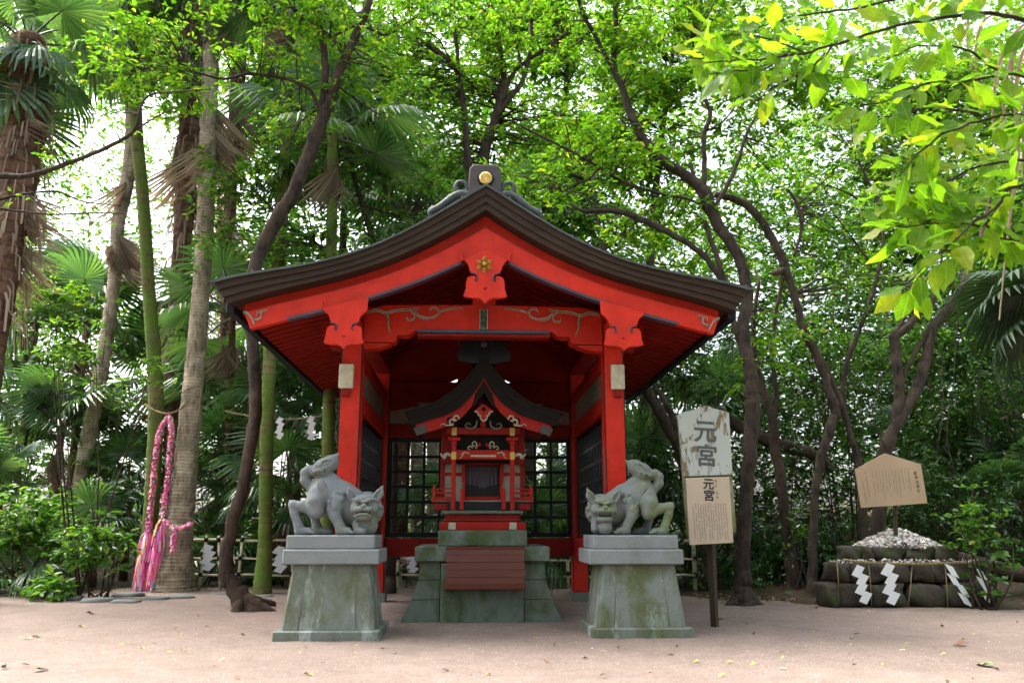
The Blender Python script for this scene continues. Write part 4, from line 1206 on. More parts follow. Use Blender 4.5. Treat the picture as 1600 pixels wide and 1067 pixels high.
def put_text(body, size, pos, parent, mat, tilt=0.0, offset=0.0, sx=1.0):
    me = text_mesh(body, size, .0008)
    if offset:       # a loaded brush: the stroke laid down a few times, slightly apart
        bm = bmesh.new()
        for k, (dx, dy) in enumerate(((0, 0), (1, .6), (-1, -.5), (.5, -1), (-.6, 1))):
            m2 = me.copy(); m2.transform(Matrix.Translation((dx * offset, dy * offset, .0002 * k))); bm.from_mesh(m2); bpy.data.meshes.remove(m2)
        me = bpy.data.meshes.new('lettering'); bm.to_mesh(me); bm.free()
    me.transform(Matrix.Translation(tuple(pos)) @ Matrix.Rotation(tilt, 4, 'Y') @ Matrix.Rotation(math.pi / 2, 4, 'X') @ Matrix.Diagonal((sx, 1, 1, 1)))
    return link('lettering', me, mat, parent)
def text_columns(parent, cols, cell, Y, mat, seed=3):
    """small handwriting-like columns: illegible at this size, a few strokes for every character"""
    g = np.random.default_rng(seed); mb = MB()
    for (x0, y0), (x1, y1) in cols:
        a, b = at(x0, y0, Y), at(x1, y1, Y)
        L = np.linalg.norm(b - a); n = int(L / cell)
        for i in range(n):
            if g.random() < .06: continue
            c = a + (b - a) * (i + .5) / n
            s = cell * .42
            for k in range(3):
                zo = s * (k - 1) * .75 + g.uniform(-.1, .1) * s; w = s * g.uniform(.45, .95)
                q = [(c[0] - w, Y, c[2] + zo - s * .12), (c[0] + w, Y, c[2] + zo - s * .05), (c[0] + w, Y, c[2] + zo + s * .13), (c[0] - w, Y, c[2] + zo + s * .09)]
                mb.add(q, [(0, 1, 2, 3)])
            xo = g.uniform(-.4, .4) * s
            mb.add([(c[0] + xo - s * .11, Y - .0002, c[2] - s), (c[0] + xo + s * .11, Y - .0002, c[2] - s), (c[0] + xo + s * .14, Y - .0002, c[2] + s), (c[0] + xo - s * .08, Y - .0002, c[2] + s)], [(0, 1, 2, 3)])
    return tag(mb.build('lettering', mat, parent, False), kind='stuff')
sg = thing('name_signboard', 'tall weathered signboard with two large characters on a post, right of the hall', 'signboard', tuple(gnd(1116, 979)))
slab([at(x, y, YS) for x, y in ((1059, 648), (1070, 643), (1086, 640), (1100, 633), (1115, 638), (1128, 641), (1139, 645), (1144.5, 741), (1068, 744))], .05).build('upper_board', M['peel'], sg)
slab([at(x, y, YS + .052) for x, y in ((1063, 700), (1141, 697), (1150.5, 831), (1074, 837))], .04).build('backing_board', M['signgreen'], sg)
slab([at(x, y, YS - .01) for x, y in ((1071.5, 746.5), (1139.5, 744.5), (1146, 847.5), (1078, 851))], .035).build('lower_panel', M['panel'], sg)
P = [at(1104, 700, YS + .13), at(1110, 830, YS + .13), at(1113, 900, YS + .13), at(1117, 979, YS + .1)]
P[-1][2] = -.1
MB().tube(P, [.058, .058, .056, .052], 4, smooth=False).build('post', M['postwood'], sg)
tl = math.radians(3.2)
u = mpp(at(1100, 700, YS))
put_text('元', 37 * u, at(1102, 676, YS - .004), sg, M['inkgrey'], tl, .007)
put_text('宮', 36 * u, at(1104, 714, YS - .004), sg, M['inkgrey'], tl, .0065)
put_text('元', 18 * u, at(1107, 757, YS - .014), sg, M['ink'], tl, .003)
put_text('宮', 18 * u, at(1108, 775, YS - .014), sg, M['ink'], tl, .003)
for ch, x, y in (('も', 1118.5, 751), ('と', 1119, 759), ('み', 1120.5, 770), ('や', 1121, 777.5)):
    put_text(ch, 5.2 * u, at(x, y, YS - .013), sg, M['ink'], tl)
cols = []
for k in range(14):
    x0 = 1133.5 - 3.9 * k; y0 = 786 + (0 if k not in (5, 13) else 4)
    y1 = 845 - (0, 1, 8, 3, 0, 14, 2, 0, 22, 0, 5, 0, 18, 4)[k]
    cols.append(((x0, y0), (x0 + (y1 - y0) * .075, y1)))
text_columns(sg, cols, 2.75 * u, YS - .0125, M['ink'])

YH = 13.15
hx_ = thing('hexagonal_signboard', 'pale wooden house-shaped notice board above the shell mound', 'signboard', tuple(at(1400, 900, YH + .2)))
slab([at(x, y, YH) for x, y in ((1336.5, 733), (1383, 708), (1439, 725), (1449, 786), (1346, 793))], .035).build('board', M['signwood'], hx_)
P = [at(1398, 760, YH + .08), at(1399, 800, YH + .08), at(1401, 930, YH + .08)]
MB().tube(P, .036, 4, smooth=False).build('post', M['postwood'], hx_)
u = mpp(at(1400, 750, YH))
for ch, x, y in zip('真砂の貝文', (1430, 1432, 1433, 1434, 1435), (739.5, 746, 753, 760, 767)):
    put_text(ch, 5.6 * u, at(x, y, YH - .004), hx_, M['ink'], math.radians(8))
cols = []
for k in range(12):
    x0 = 1418 - 5 * k; cols.append(((x0, 731 + .35 * k), (x0 + 6 - .1 * k, (768, 762, 764, 777, 777, 766, 776, 771, 779, 768, 770, 774)[k])))
text_columns(hx_, cols, 2.6 * u, YH - .003, M['inkgrey'], 5)
text_columns(hx_, [((1352, 736), (1359, 776)), ((1347.5, 751), (1354, 786))], 2.6 * u, YH - .003, M['ink'], 6)

# ================================================================== stone mound with shells
def rock_mesh(name, sx, sy, sz, seed, rough=.10, n=3, boxy=.55):
    g = np.random.default_rng(seed)
    bm = bmesh.new(); bmesh.ops.create_cube(bm, size=2.0)
    bmesh.ops.subdivide_edges(bm, edges=bm.edges[:], cuts=n, use_grid_fill=True)
    ph = g.uniform(0, 6.28, (5, 3)); fr = g.uniform(1.2, 3.2, (5, 3))
    for v in bm.verts:
        c = np.array(v.co); sph = c / np.linalg.norm(c) * 1.15
        p = c * boxy + sph * (1 - boxy)
        d = sum(math.sin(fr[k] @ c + ph[k].sum()) / (k + 1.5) for k in range(5))
        p *= 1 + rough * d + (g.normal() * .022 if rough > .1 else 0)
        v.co = (p[0] * sx / 2, p[1] * sy / 2, p[2] * sz / 2)
    for f in bm.faces: f.smooth = True
    me = bpy.data.meshes.new(name); bm.to_mesh(me); bm.free()
    return me
YM = 12.75
md = thing('stone_mound', 'dark mossy stacked stone mound heaped with white shells, under the house-shaped sign', 'stone mound', tuple(gnd(1420, 950)))
cr = lambda X, Y: (1260 + X / 3.556, 680 + Y / 3.556)
sd = 50
def stone_row(spans, y0, y1, yd, depth):
    global sd
    for a, b in spans:
        p, q = at(*cr(a, y1), yd), at(*cr(b, y0), yd)
        me = rock_mesh('stone', (q[0] - p[0]) * .93, depth, (q[2] - p[2]) * .97, sd, .13, 4, .68); sd += 1
        me.transform(Matrix.Translation(((p[0] + q[0]) / 2, yd + depth / 2 + random.uniform(-.04, .04), (p[2] + q[2]) / 2)) @ Matrix.Rotation(random.uniform(-.05, .05), 4, 'Y'))
        link('stone', me, M['mound'], md)
def split(a, b, n, seed):
    g = np.random.default_rng(seed); w = g.uniform(.6, 1.4, n); c = np.r_[0, np.cumsum(w / w.sum())]
    return [(a + (b - a) * c[i] + 4, a + (b - a) * c[i + 1] - 4) for i in range(n)]
stone_row([(125, 190), (195, 362), (370, 562), (580, 772), (780, 945), (950, 1060)], 822, 958, YM, .55)
stone_row([(155, 250), (258, 335), (342, 470), (478, 588), (598, 700), (706, 805), (815, 965)], 706, 816, YM + .08, .5)
stone_row([(228, 310), (316, 378), (384, 560), (566, 722), (724, 850)], 616, 700, YM + .22, .45)
for yd, xa, xb, sd_ in ((YM + .62, 240, 860, 1), (YM + 1.05, 300, 800, 2)):   # rear stones carrying the heap
    for ra, rb in ((640, 740), (745, 850), (855, 945)): stone_row(split(xa, xb, 5, sd_ * 10 + ra), ra, rb, yd, .5)
# heaped shells and pebbles: too small and many to pick apart
def shell_cloud(n, f, seed, size):
    g = np.random.default_rng(seed); V = []; I = []
    base = np.array([(1, 0, 0), (.3, .9, .1), (-.8, .6, 0), (-.9, -.5, .1), (.2, -1, 0), (.1, 0, .55), (0, 0, -.35)])
    tri = [(0, 1, 5), (1, 2, 5), (2, 3, 5), (3, 4, 5), (4, 0, 5), (1, 0, 6), (2, 1, 6), (3, 2, 6), (4, 3, 6), (0, 4, 6)]
    for i in range(n):
        p = f(g); s = size * g.uniform(.5, 1.4)
        A = np.linalg.qr(g.normal(size=(3, 3)))[0]
        V.append((base * s * g.uniform(.6, 1.2, 3)) @ A.T + p)
        I.append(np.array(tri) + 7 * i)
    return np_mesh('shells', np.vstack(V), 3, np.vstack(I).ravel(), False)
m, nt = new_mat('shells_and_pebbles')
g_ = nt.nodes.new('ShaderNodeNewGeometry')
r = ramp(nt, g_.outputs['Random Per Island'], [(0, (.06, .05, .045)), (.15, (.26, .23, .20)), (.38, (.52, .49, .45)), (.65, (.74, .72, .68)), (.86, (.30, .20, .16)), (1, (.58, .49, .42))])
finish(nt, r.outputs[0], .6); M['shells'] = m
pk, b0, b1 = at(*cr(520, 502), YM + .55), at(*cr(292, 607), YM + .55), at(*cr(765, 607), YM + .55)
def heap(g):
    while True:
        x, y = g.uniform(-1, 1, 2)
        if x * x + y * y < 1: break
    r = math.hypot(x, y); xx = pk[0] + (x * (b1[0] - pk[0]) if x > 0 else x * (pk[0] - b0[0]))
    z = b0[2] + (pk[2] - b0[2]) * (max(0, 1 - r) ** .85) - .05 + g.uniform(-.012, .02)
    return np.array([xx, YM + .68 + y * .45, z])
tag(link('shell_heap', shell_cloud(2400, heap, 4, .034), M['shells'], md), kind='stuff')
def ledge(g):
    a, b = at(*cr(150, 703), YM + .12), at(*cr(960, 703), YM + .12)
    t = g.uniform(0, 1); return a + (b - a) * t + np.array([0, g.uniform(0, .12), g.uniform(-.02, .035)])
tag(link('shell_ledge', shell_cloud(260, ledge, 5, .026), M['shells'], md), kind='stuff')
rope('straw_rope', 'twisted straw rope tied across the front of the stone mound', [(*cr(212, 692), YM - .04), (*cr(330, 705), YM - .06), (*cr(470, 712), YM - .07), (*cr(620, 714), YM - .07), (*cr(760, 712), YM - .07), (*cr(900, 708), YM - .05), (*cr(1010, 722), YM)], None, .020)
for X, Y, w, h, lean, lab, fl in ((290, 722, .20, .56, .1, 'leftmost white zigzag paper streamer on the stone mound', False), (455, 712, .22, .60, .0, 'white zigzag paper streamer below the peak of the shell mound', False),
                             (795, 716, .22, .62, .45, 'slanting white zigzag paper streamer on the right side of the stone mound', True), (962, 742, .17, .50, .2, 'white zigzag paper streamer half hidden by ivy on the stone mound', True)):
    streamer(lab, at(*cr(X, Y), YM - .10), w, h, 'streamers on the stone mound', 4, lean=lean, flip=fl)
for X0, Y0, X1, Y1 in ((170, 695, 178, 900), (345, 705, 362, 945), (588, 712, 566, 948), (770, 712, 785, 960)):
    P = [at(*cr(X0, Y0), YM - .06), at(*cr((X0 + X1) / 2 + 3, (Y0 + Y1) / 2), YM - .07), at(*cr(X1, Y1), YM - .05)]
    MB().tube(P, .008, 5).build('hanging_twine', M['rope'], md, False)

# flat border stones at the foot of the left palms
for k, (x0, x1, y0, y1) in enumerate(((82, 128, 926, 940), (128, 176, 929, 944), (176, 222, 921, 935), (174, 218, 933, 945), (222, 262, 928, 940), (262, 302, 926, 938), (330, 358, 924, 932), (395, 425, 928, 936), (455, 490, 935, 942), (40, 80, 918, 928))):
    c = gnd((x0 + x1) / 2, y1 - 3); w = (x1 - x0) * mpp(c); hgt = max(.05, (y1 - y0) * mpp(c) * .62)
    me = rock_mesh('border_stone', w, w * .62, hgt, 200 + k, .09, 3, .35)
    o = link('border_stone', me, M['paving']); o.location = (c[0], c[1], hgt * .28); o.rotation_euler.z = random.uniform(-.4, .4)
    tag(o, ('low flat grey border stone on the gravel left of the ribbon palms', 'long flat border stone at the gravel edge, second from the left group', 'tallest rounded dark border stone before the ribbon garlands', 'pale flat oval border stone in front of the ribbon garlands', 'flat border stone under the tassel ends', 'flat border stone at the foot of the ringed palm', 'small border stone under the bamboo fence by the crooked trunk', 'small border stone beside the crooked trunk on its right', 'small border stone next to the left pedestal', 'leftmost flat border stone by the low shrubs')[k], 'stone', 'border stones along the gravel edge')

# ================================================================== ribbon garlands
m, nt = new_mat('dyed_paper_ribbons')
g_ = nt.nodes.new('ShaderNodeNewGeometry')
r = ramp(nt, g_.outputs['Random Per Island'], [(0, (.85, .10, .30)), (.22, (.88, .22, .42)), (.40, (.85, .42, .48)), (.52, (.80, .10, .38)), (.60, (.90, .45, .50)), (.68, (.80, .22, .10)), (.72, (.88, .20, .40)), (.84, (.82, .50, .10)), (.88, (.80, .78, .80)), (.93, (.30, .12, .45)), (.965, (.15, .35, .45)), (1, (.85, .06, .36))], 'CONSTANT')
finish(nt, r.outputs[0], .7); M['ribbon'] = m
def ribbons(path, rad, n, seed, L=.10, down=.5):
    g = np.random.default_rng(seed); P = smooth_poly(path, 10); V = []; I = []
    t = g.uniform(0, 1, n) * (len(P) - 1); i = t.astype(int).clip(0, len(P) - 2); C = P[i] + (P[i + 1] - P[i]) * (t - i)[:, None]
    R = np.interp(t, np.linspace(0, len(P) - 1, len(rad)), rad)
    a = g.uniform(0, 2 * np.pi, n)
    D = np.stack([np.cos(a), np.sin(a), g.uniform(-.3, .3, n)], 1)
    S = np.stack([-np.sin(a), np.cos(a), g.uniform(-1, 1, n)], 1); S /= np.linalg.norm(S, axis=1)[:, None]
    w = g.uniform(.012, .024, n)[:, None]; l = (L * g.uniform(.5, 1.3, n))[:, None]
    p0 = C + D * R[:, None] * .7; p1 = p0 + D * l * .45 + np.array([0, 0, -1]) * l * down * .4; p2 = p1 + D * l * .15 + np.array([0, 0, -1]) * l * down
    V = np.stack([p0 - S * w, p0 + S * w, p1 + S * w, p1 - S * w, p2 - S * w * .8, p2 + S * w * .8], 1).reshape(-1, 3)
    b = np.arange(n)[:, None] * 6
    I = np.concatenate([b + np.array([[0, 1, 2, 3]]), b + np.array([[3, 2, 5, 4]])], 1).ravel()
    return np_mesh('ribbons', V, 4, I)
def garland(label, px, Y, rad, n, seed, tail):
    P = [at(x, y, Y) for x, y in px]
    t = thing('ribbon_garland', label, 'garland', tuple(P[-1]), 'pink ribbon garlands on the palms')
    Q = smooth_poly(P, 5); MB().tube(Q, np.interp(np.linspace(0, 1, len(Q)), np.linspace(0, 1, len(rad)), rad) * .7, 8).build('core_rope', M['rope'], t, False)
    tag(link('ribbons', ribbons(P, rad, n, seed, .05), M['ribbon'], t), kind='stuff')
    if tail:
        tag(link('tassel', ribbons(P[-3:], [rad[-1], rad[-1] * 1.1, rad[-1] * .9], 420, seed + 9, .15, 1.2), M['ribbon'], t), kind='stuff')
garland('long pink ribbon garland leaning on the mossy green palm', [(264, 648), (252, 668), (245, 700), (239, 760), (231, 830), (224, 880), (221, 905)], 16.9, [.035, .048, .05, .052, .055, .06], 1700, 61, True)
garland('long pink ribbon garland hanging between the mossy palm and the ringed palm', [(266, 650), (268, 670), (266, 700), (262, 750), (254, 810), (246, 860), (243, 900)], 16.7, [.035, .042, .042, .045, .055, .07], 1600, 62, True)
garland('short pink ribbon band with a hanging tail round the ringed palm', [(258, 812), (268, 820), (280, 823), (292, 820), (299, 816)], 16.35, [.035, .045, .035], 420, 63, False)
garland('short ribbon tail hanging under the band on the ringed palm', [(272, 823), (273, 835), (271, 850), (270, 862)], 16.3, [.04, .05, .04], 300, 64, False)
rope('straw_rope', 'thin rope tied between the two ribbon palms', [(226, 632, 17.0), (244, 642, 16.8), (262, 646, 16.7), (280, 640, 16.7), (291, 628, 16.6)], None, .02)
rope('straw_rope', 'rope loop round the ringed palm above the ribbons', [(286, 614, 16.60), (292, 608, 16.45), (303, 605, 16.42), (314, 605, 16.5), (313, 625, 16.5), (309, 660, 16.5)], None, .02)

# rack of red and white wish slips far behind the hall
rk = thing('wish_slip_rack', 'rack of red and white wish slips seen under the rear wall of the hall', 'rack', tuple(at(625, 905, 19.5)))
a, b = at(585, 880, 19.5), at(668, 880, 19.5)
for z in (.9, .6, .3):
    MB().tube([(a[0], 19.5, z), (b[0], 19.5, z)], .02, 6).build('rail', M['bamboo'], rk, False)
for x in (a[0], (a[0] + b[0]) / 2, b[0]):
    MB().tube([(x, 19.53, -.05), (x, 19.53, 1.0)], .03, 6).build('post', M['bamboo'], rk, False)
m, nt = new_mat('wish_slips')
g_ = nt.nodes.new('ShaderNodeNewGeometry')
finish(nt, ramp(nt, g_.outputs['Random Per Island'], [(0, (.55, .05, .06)), (.4, (.60, .20, .20)), (.6, (.75, .70, .68)), (.85, (.7, .3, .3))], 'CONSTANT').outputs[0], .7); M['slips'] = m
tag(link('slips', ribbons([(a[0], 19.45, .62), ((a[0] + b[0]) / 2, 19.45, .58), (b[0], 19.45, .6)], [.28, .28], 700, 71, .12, .8), M['slips'], rk), kind='stuff')
# ================================================================== foliage
G0 = [(0, (0.032, 0.088, 0.018)), (.35, (0.052, 0.140, 0.025)), (.7, (0.084, 0.201, 0.032)), (.93, (0.149, 0.263, 0.044)), (1, (.22, .25, .04))]
M['leaf_mid'] = mat_leaf('leaf_evergreen', G0, .5)
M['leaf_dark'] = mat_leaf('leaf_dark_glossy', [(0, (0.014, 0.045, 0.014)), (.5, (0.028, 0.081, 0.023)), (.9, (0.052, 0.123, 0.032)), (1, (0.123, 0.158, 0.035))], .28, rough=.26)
M['leaf_light'] = mat_leaf('leaf_light_green', [(0, (.050, .130, .013)), (.5, (.090, .215, .018)), (.9, (.16, .30, .025)), (1, (.30, .32, .04))], .52, rough=.42, spec=.3)
def mat_near():
    m, nt = new_mat('leaf_near_lime')
    oi = nt.nodes.new('ShaderNodeObjectInfo'); tc = nt.nodes.new('ShaderNodeTexCoord'); sp = nt.nodes.new('ShaderNodeSeparateXYZ')
    nt.links.new(tc.outputs['Object'], sp.inputs[0])
    def mth(op, a, b=None):
        n = nt.nodes.new('ShaderNodeMath'); n.operation = op
        for s, v in zip(n.inputs, (a, b)):
            if v is None: continue
            if hasattr(v, 'is_output'): nt.links.new(v, s)
            else: s.default_value = v
        return n.outputs[0]
    ay = mth('ABSOLUTE', sp.outputs['Y'])
    side = mth('ABSOLUTE', mth('SINE', mth('MULTIPLY', mth('SUBTRACT', sp.outputs['X'], mth('MULTIPLY', ay, .9)), 24.0)))
    vein = mth('MAXIMUM', ramp(nt, ay, [(.006, (1,) * 3), (.016, (0,) * 3)]).outputs[0], mth('MULTIPLY', ramp(nt, side, [(.06, (1,) * 3), (.2, (0,) * 3)]).outputs[0], .55))
    base = ramp(nt, oi.outputs['Random'], [(0, (.06, .15, .012)), (.4, (.11, .235, .018)), (.8, (.17, .29, .022)), (1, (.26, .30, .03))]).outputs[0]
    n1 = noise(nt, 6, 4, .6); col = mix(nt, .5, base, ramp(nt, n1.outputs['Fac'], [(.3, (.6, .65, .55)), (.7, (1.3, 1.2, 1.1))]).outputs[0], 'MULTIPLY')
    n2 = noise(nt, 9, 3, .6); col = mix(nt, ramp(nt, n2.outputs['Fac'], [(.70, (0,) * 3), (.74, (.7,) * 3)]).outputs[0], col, (.16, .10, .02))
    col = mix(nt, mth('MULTIPLY', vein, .55), col, (.32, .42, .10))
    b = nt.nodes.new('ShaderNodeBsdfPrincipled'); out = nt.nodes.new('ShaderNodeOutputMaterial')
    nt.links.new(col, b.inputs['Base Color']); b.inputs['Roughness'].default_value = .42; b.inputs['Specular IOR Level'].default_value = .3
    bp = N(nt, 'ShaderNodeBump', Strength=.4, Distance=.02); nt.links.new(vein, bp.inputs['Height']); nt.links.new(bp.outputs[0], b.inputs['Normal'])
    t = nt.nodes.new('ShaderNodeBsdfTranslucent'); nt.links.new(mix(nt, 1.0, col, (1.7, 1.85, .45), 'MULTIPLY'), t.inputs['Color'])
    ms = nt.nodes.new('ShaderNodeMixShader'); ms.inputs[0].default_value = .66
    nt.links.new(b.outputs[0], ms.inputs[1]); nt.links.new(t.outputs[0], ms.inputs[2]); nt.links.new(ms.outputs[0], out.inputs['Surface'])
    return m
M['leaf_near'] = mat_near()
M['frond'] = mat_leaf('fan_frond_green', [(0, (.045, .105, .055)), (.5, (.075, .155, .078)), (1, (.115, .20, .085))], .50, rough=.24, spec=.8)
M['frond_shaded'] = mat_leaf('fan_frond_shaded', [(0, (.010, .028, .012)), (1, (.022, .05, .02))], .15, rough=.45, spec=.3)  # frond green darkened: tree shade painted into the edge palm
M['frond_dead'] = mat_leaf('fan_frond_dead', [(0, (.17, .125, .095)), (.5, (.28, .215, .17)), (1, (.38, .31, .25))], .4, (1.2, 1.1, .9), .7, .2)
M['bark_dark'] = mat_bark('bark_dark_brown', (.013, .009, .006), (.060, .040, .028))
M['bark_grey'] = mat_bark('bark_grey_brown', (.017, .0125, .009), (.056, .041, .029), (.05, .075, .02), .58)
M['bark_mossy'] = mat_bark('bark_green_moss', (.06, .055, .022), (.14, .12, .05), (.115, .19, .025), .40, rings=2.2, bump=.5)
M['bark_ring'] = mat_bark('palm_ringed_bark', (.14, .108, .072), (.36, .295, .21), (.13, .155, .04), .60, rings=4.6)
M['bark_shag'] = mat_bark('palm_shaggy_bark', (.055, .028, .018), (.17, .095, .065), None, rings=1.4, bump=1.0, scale=5)
M['bark_red'] = mat_bark('palm_red_brown_bark', (.045, .018, .010), (.13, .06, .035), None, rings=3.0)
M['log'] = mat_bark('rotten_log', (.012, .009, .006), (.045, .032, .022), (.04, .06, .015), .55)

def unit(v): return v / (np.linalg.norm(v, axis=-1, keepdims=True) + 1e-9)
def leaf_mesh(name, P, D, Nr, L, Wd, hexa=True):
    D = unit(D); S = unit(np.cross(D, Nr)); Nr = np.cross(S, D); L = L[:, None]; Wd = Wd[:, None]
    if hexa:
        V = np.stack([P, P + D * L * .32 + S * Wd * .5 + Nr * Wd * .12, P + D * L * .70 + S * Wd * .36 + Nr * Wd * .08 - Nr * L * .03, P + D * L - Nr * L * .12,
                      P + D * L * .70 - S * Wd * .36 + Nr * Wd * .08 - Nr * L * .03, P + D * L * .32 - S * Wd * .5 + Nr * Wd * .12], 1)
        k = 6; b = np.arange(len(P))[:, None] * 6
        I = np.concatenate([b + np.array([[0, 1, 2, 3]]), b + np.array([[0, 3, 4, 5]])], 1).ravel()
    else:
        V = np.stack([P, P + D * L * .45 + S * Wd * .5, P + D * L - Nr * L * .1, P + D * L * .45 - S * Wd * .5], 1)
        I = (np.arange(len(P))[:, None] * 4 + np.array([[0, 1, 2, 3]])).ravel()
    return np_mesh(name, V.reshape(-1, 3), 4, I)
def cluster_leaves(C, r, n, L, g, flat=.5, up=1.0, wl=.42, k=5):
    """sprays: every cluster is a few twiglets with leaves set alternately along them"""
    m = len(C); C = np.asarray(C); r = np.broadcast_to(r, m)
    T = unit(g.normal(size=(m, k, 3)) * np.array([1, 1, flat]) + np.array([0, 0, .12]))
    rs = r[:, None] * g.uniform(.75, 1.25, (m, k))
    w = g.integers(0, k, (m, n)); t = g.uniform(.12, 1.0, (m, n)) ** .8
    D0 = np.take_along_axis(T, w[:, :, None], 1); R0 = np.take_along_axis(rs, w, 1)
    P = C[:, None, :] + D0 * (t * R0)[:, :, None] + g.normal(size=(m, n, 3)) * .05 * r[:, None, None] - np.array([0, 0, 1]) * (t * t * R0 * .25)[:, :, None]
    D0 = D0.reshape(-1, 3); P = P.reshape(-1, 3)
    S = unit(np.cross(D0, np.array([0, 0, 1.0])) + 1e-4) * np.where(g.random(m * n) < .5, -1, 1)[:, None]
    D = unit(D0 * .65 + S * .75 + g.normal(size=(m * n, 3)) * .22 + np.array([0, 0, -.2]))
    Nr = unit(np.array([0, 0, up]) + g.normal(size=(m * n, 3)) * .42)
    LL = L * g.uniform(.55, 1.25, m * n)
    return P, D, Nr, LL, LL * wl * g.uniform(.85, 1.2, m * n)
def blob_points(g, c, rad, n):
    k = max(2, n // 7)                # clusters gather in boughs, leaving gaps between
    d = unit(g.normal(size=(k, 3))); B = c + d * (g.uniform(.2, 1, k) ** .6)[:, None] * rad
    j = g.integers(0, k, n)
    return B[j] + g.normal(size=(n, 3)) * np.array([.42, .42, .26]) * np.minimum(rad, 1.1)
TREES = []
def tree(name, label, cat, limbs, blobs, bark, leaf, Y, L=.11, rc=.33, npc=26, seed=1, group=None, dens=1.0, twigs=True, seg=9, hexa=True, wl=.42):
    """limbs: lists of (px, py, width px[, depth offset]); blobs: (px, py, depth, rx px, ry px[, density])"""
    g = np.random.default_rng(seed)
    limb3 = []
    mb = MB()
    base = None
    for k, ln in enumerate(limbs):
        A = []
        for q in ln:
            p = at(q[0], q[1], Y + (q[3] if len(q) > 3 else 0)); A.append(np.r_[p, q[2] * mpp(p) * .37])
        A = smooth_poly(A, 8); A[:, 3] = np.maximum(A[:, 3], .004)
        A[:, :3] += np.stack([np.convolve(g.normal(size=len(A)), [.25, .5, .25], 'same') for _ in range(3)], 1) * A[:, 3:4] * .14
        if base is None: base = A[0].copy()
        mb.tube(A[:, :3], A[:, 3], (14 if A[:, 3].max() > .07 else 8), wob=.10, seed=seed * 7 + k, rough=.045)
        limb3.append(A)
    if cat == 'tree' and base[2] > -.02:      # carry the stem down into the ground
        mb.tube([(base[0], base[1], -.15), tuple(base[:3])], [base[3] * 1.35, base[3]], 12, wob=.1, seed=seed)
    base[2] = 0
    t = thing(name, label, cat, tuple(base[:3]), group)
    C = []; R = []
    for b in blobs:
        px, py, d, rx, ry = b[:5]; de = b[5] if len(b) > 5 else 1.0
        c = at(px, py, d); s = mpp(c)
        n = max(3, int(4.6 * dens * de * (rx * ry * s * s) / (rc * rc)))
        C.append(blob_points(g, c, np.array([rx * s, (rx + ry) / 2 * s * .8, ry * s]), n))
    if C:
        C = np.vstack(C)
        if twigs:
            AL = np.vstack(limb3)
            for c in C:
                dd = np.linalg.norm(AL[:, :3] - c, axis=1) + (AL[:, 2] > c[2] + .3) * .8
                j = int(dd.argmin()); a = AL[j]
                if dd[j] > 3.2: continue
                mid = a[:3] * .5 + c * .5 + g.normal(size=3) * .12 * dd[j] + np.array([0, 0, .08 * dd[j]])
                r0 = min(a[3] * .5, .012 + .006 * dd[j])
                mb.tube(smooth_poly([a[:3], mid, c], 3), np.linspace(r0, .004, 7), 4, cap=False)
        lm = leaf_mesh('crown', *cluster_leaves(C, rc, npc, L, g, wl=wl), hexa)
        link('crown', lm, M[leaf], t)
    mb.build('trunk', M[bark], t, False)
    return t

GT = 'broadleaf trees round the clearing'
# ---- slender crooked tree in front left
tree('crooked_tree', 'slender dark tree with crooked S-shaped trunk left of the hall', 'tree',
     [[(412, 990, 72), (400, 966, 62), (386, 946, 48), (368, 922, 36), (354, 893, 30), (355, 850, 27), (371, 790, 26), (391, 700, 26), (399, 630, 27), (394, 540, 27), (388, 480, 27), (396, 420, 28), (425, 355, 29), (458, 300, 29), (479, 248, 28), (497, 200, 27), (512, 165, 22), (530, 110, 19), (558, 50, 17), (578, 0, 15), (592, -70, 11), (590, -150, 6)],
      [(380, 935, 30), (402, 945, 24, -.05), (422, 955, 16, -.08), (445, 966, 6, -.1)], [(376, 930, 26), (372, 952, 26, -.12), (368, 975, 18, -.15)], [(388, 940, 24), (408, 940, 18, .15), (430, 944, 10, .3)],
      [(500, 195, 17), (506, 150, 16), (508, 105, 15), (503, 60, 14), (490, 0, 13), (478, -70, 10), (470, -140, 5)],
      [(499, 168, 9), (485, 142, 8), (465, 129, 8), (435, 121, 7), (390, 116, 7, -.2), (352, 124, 6, -.4), (322, 118, 4, -.6), (290, 108, 3, -.8)],
      [(536, 82, 8), (520, 62, 8), (480, 30, 7), (440, 0, 6), (400, -30, 4)],
      [(515, 61, 5), (560, 40, 6), (600, 55, 5), (630, 40, 4), (660, 20, 3)],
      [(495, 172, 5), (470, 190, 4), (455, 215, 3), (430, 235, 2)]],
     [(560, 20, 12.8, 100, 70, .8), (440, 40, 12.6, 110, 70, .9), (330, 60, 12.4, 110, 70, 1.0), (220, 90, 12, 100, 60, .9), (270, 165, 12.2, 100, 45, .8), (420, 175, 13, 70, 50, .6), (630, 110, 13, 70, 80, .7), (160, 40, 11.6, 70, 50, .8), (500, -90, 12.8, 200, 60, 1)],
     'bark_dark', 'leaf_light', 12.85, seed=101, L=.12, rc=.30)
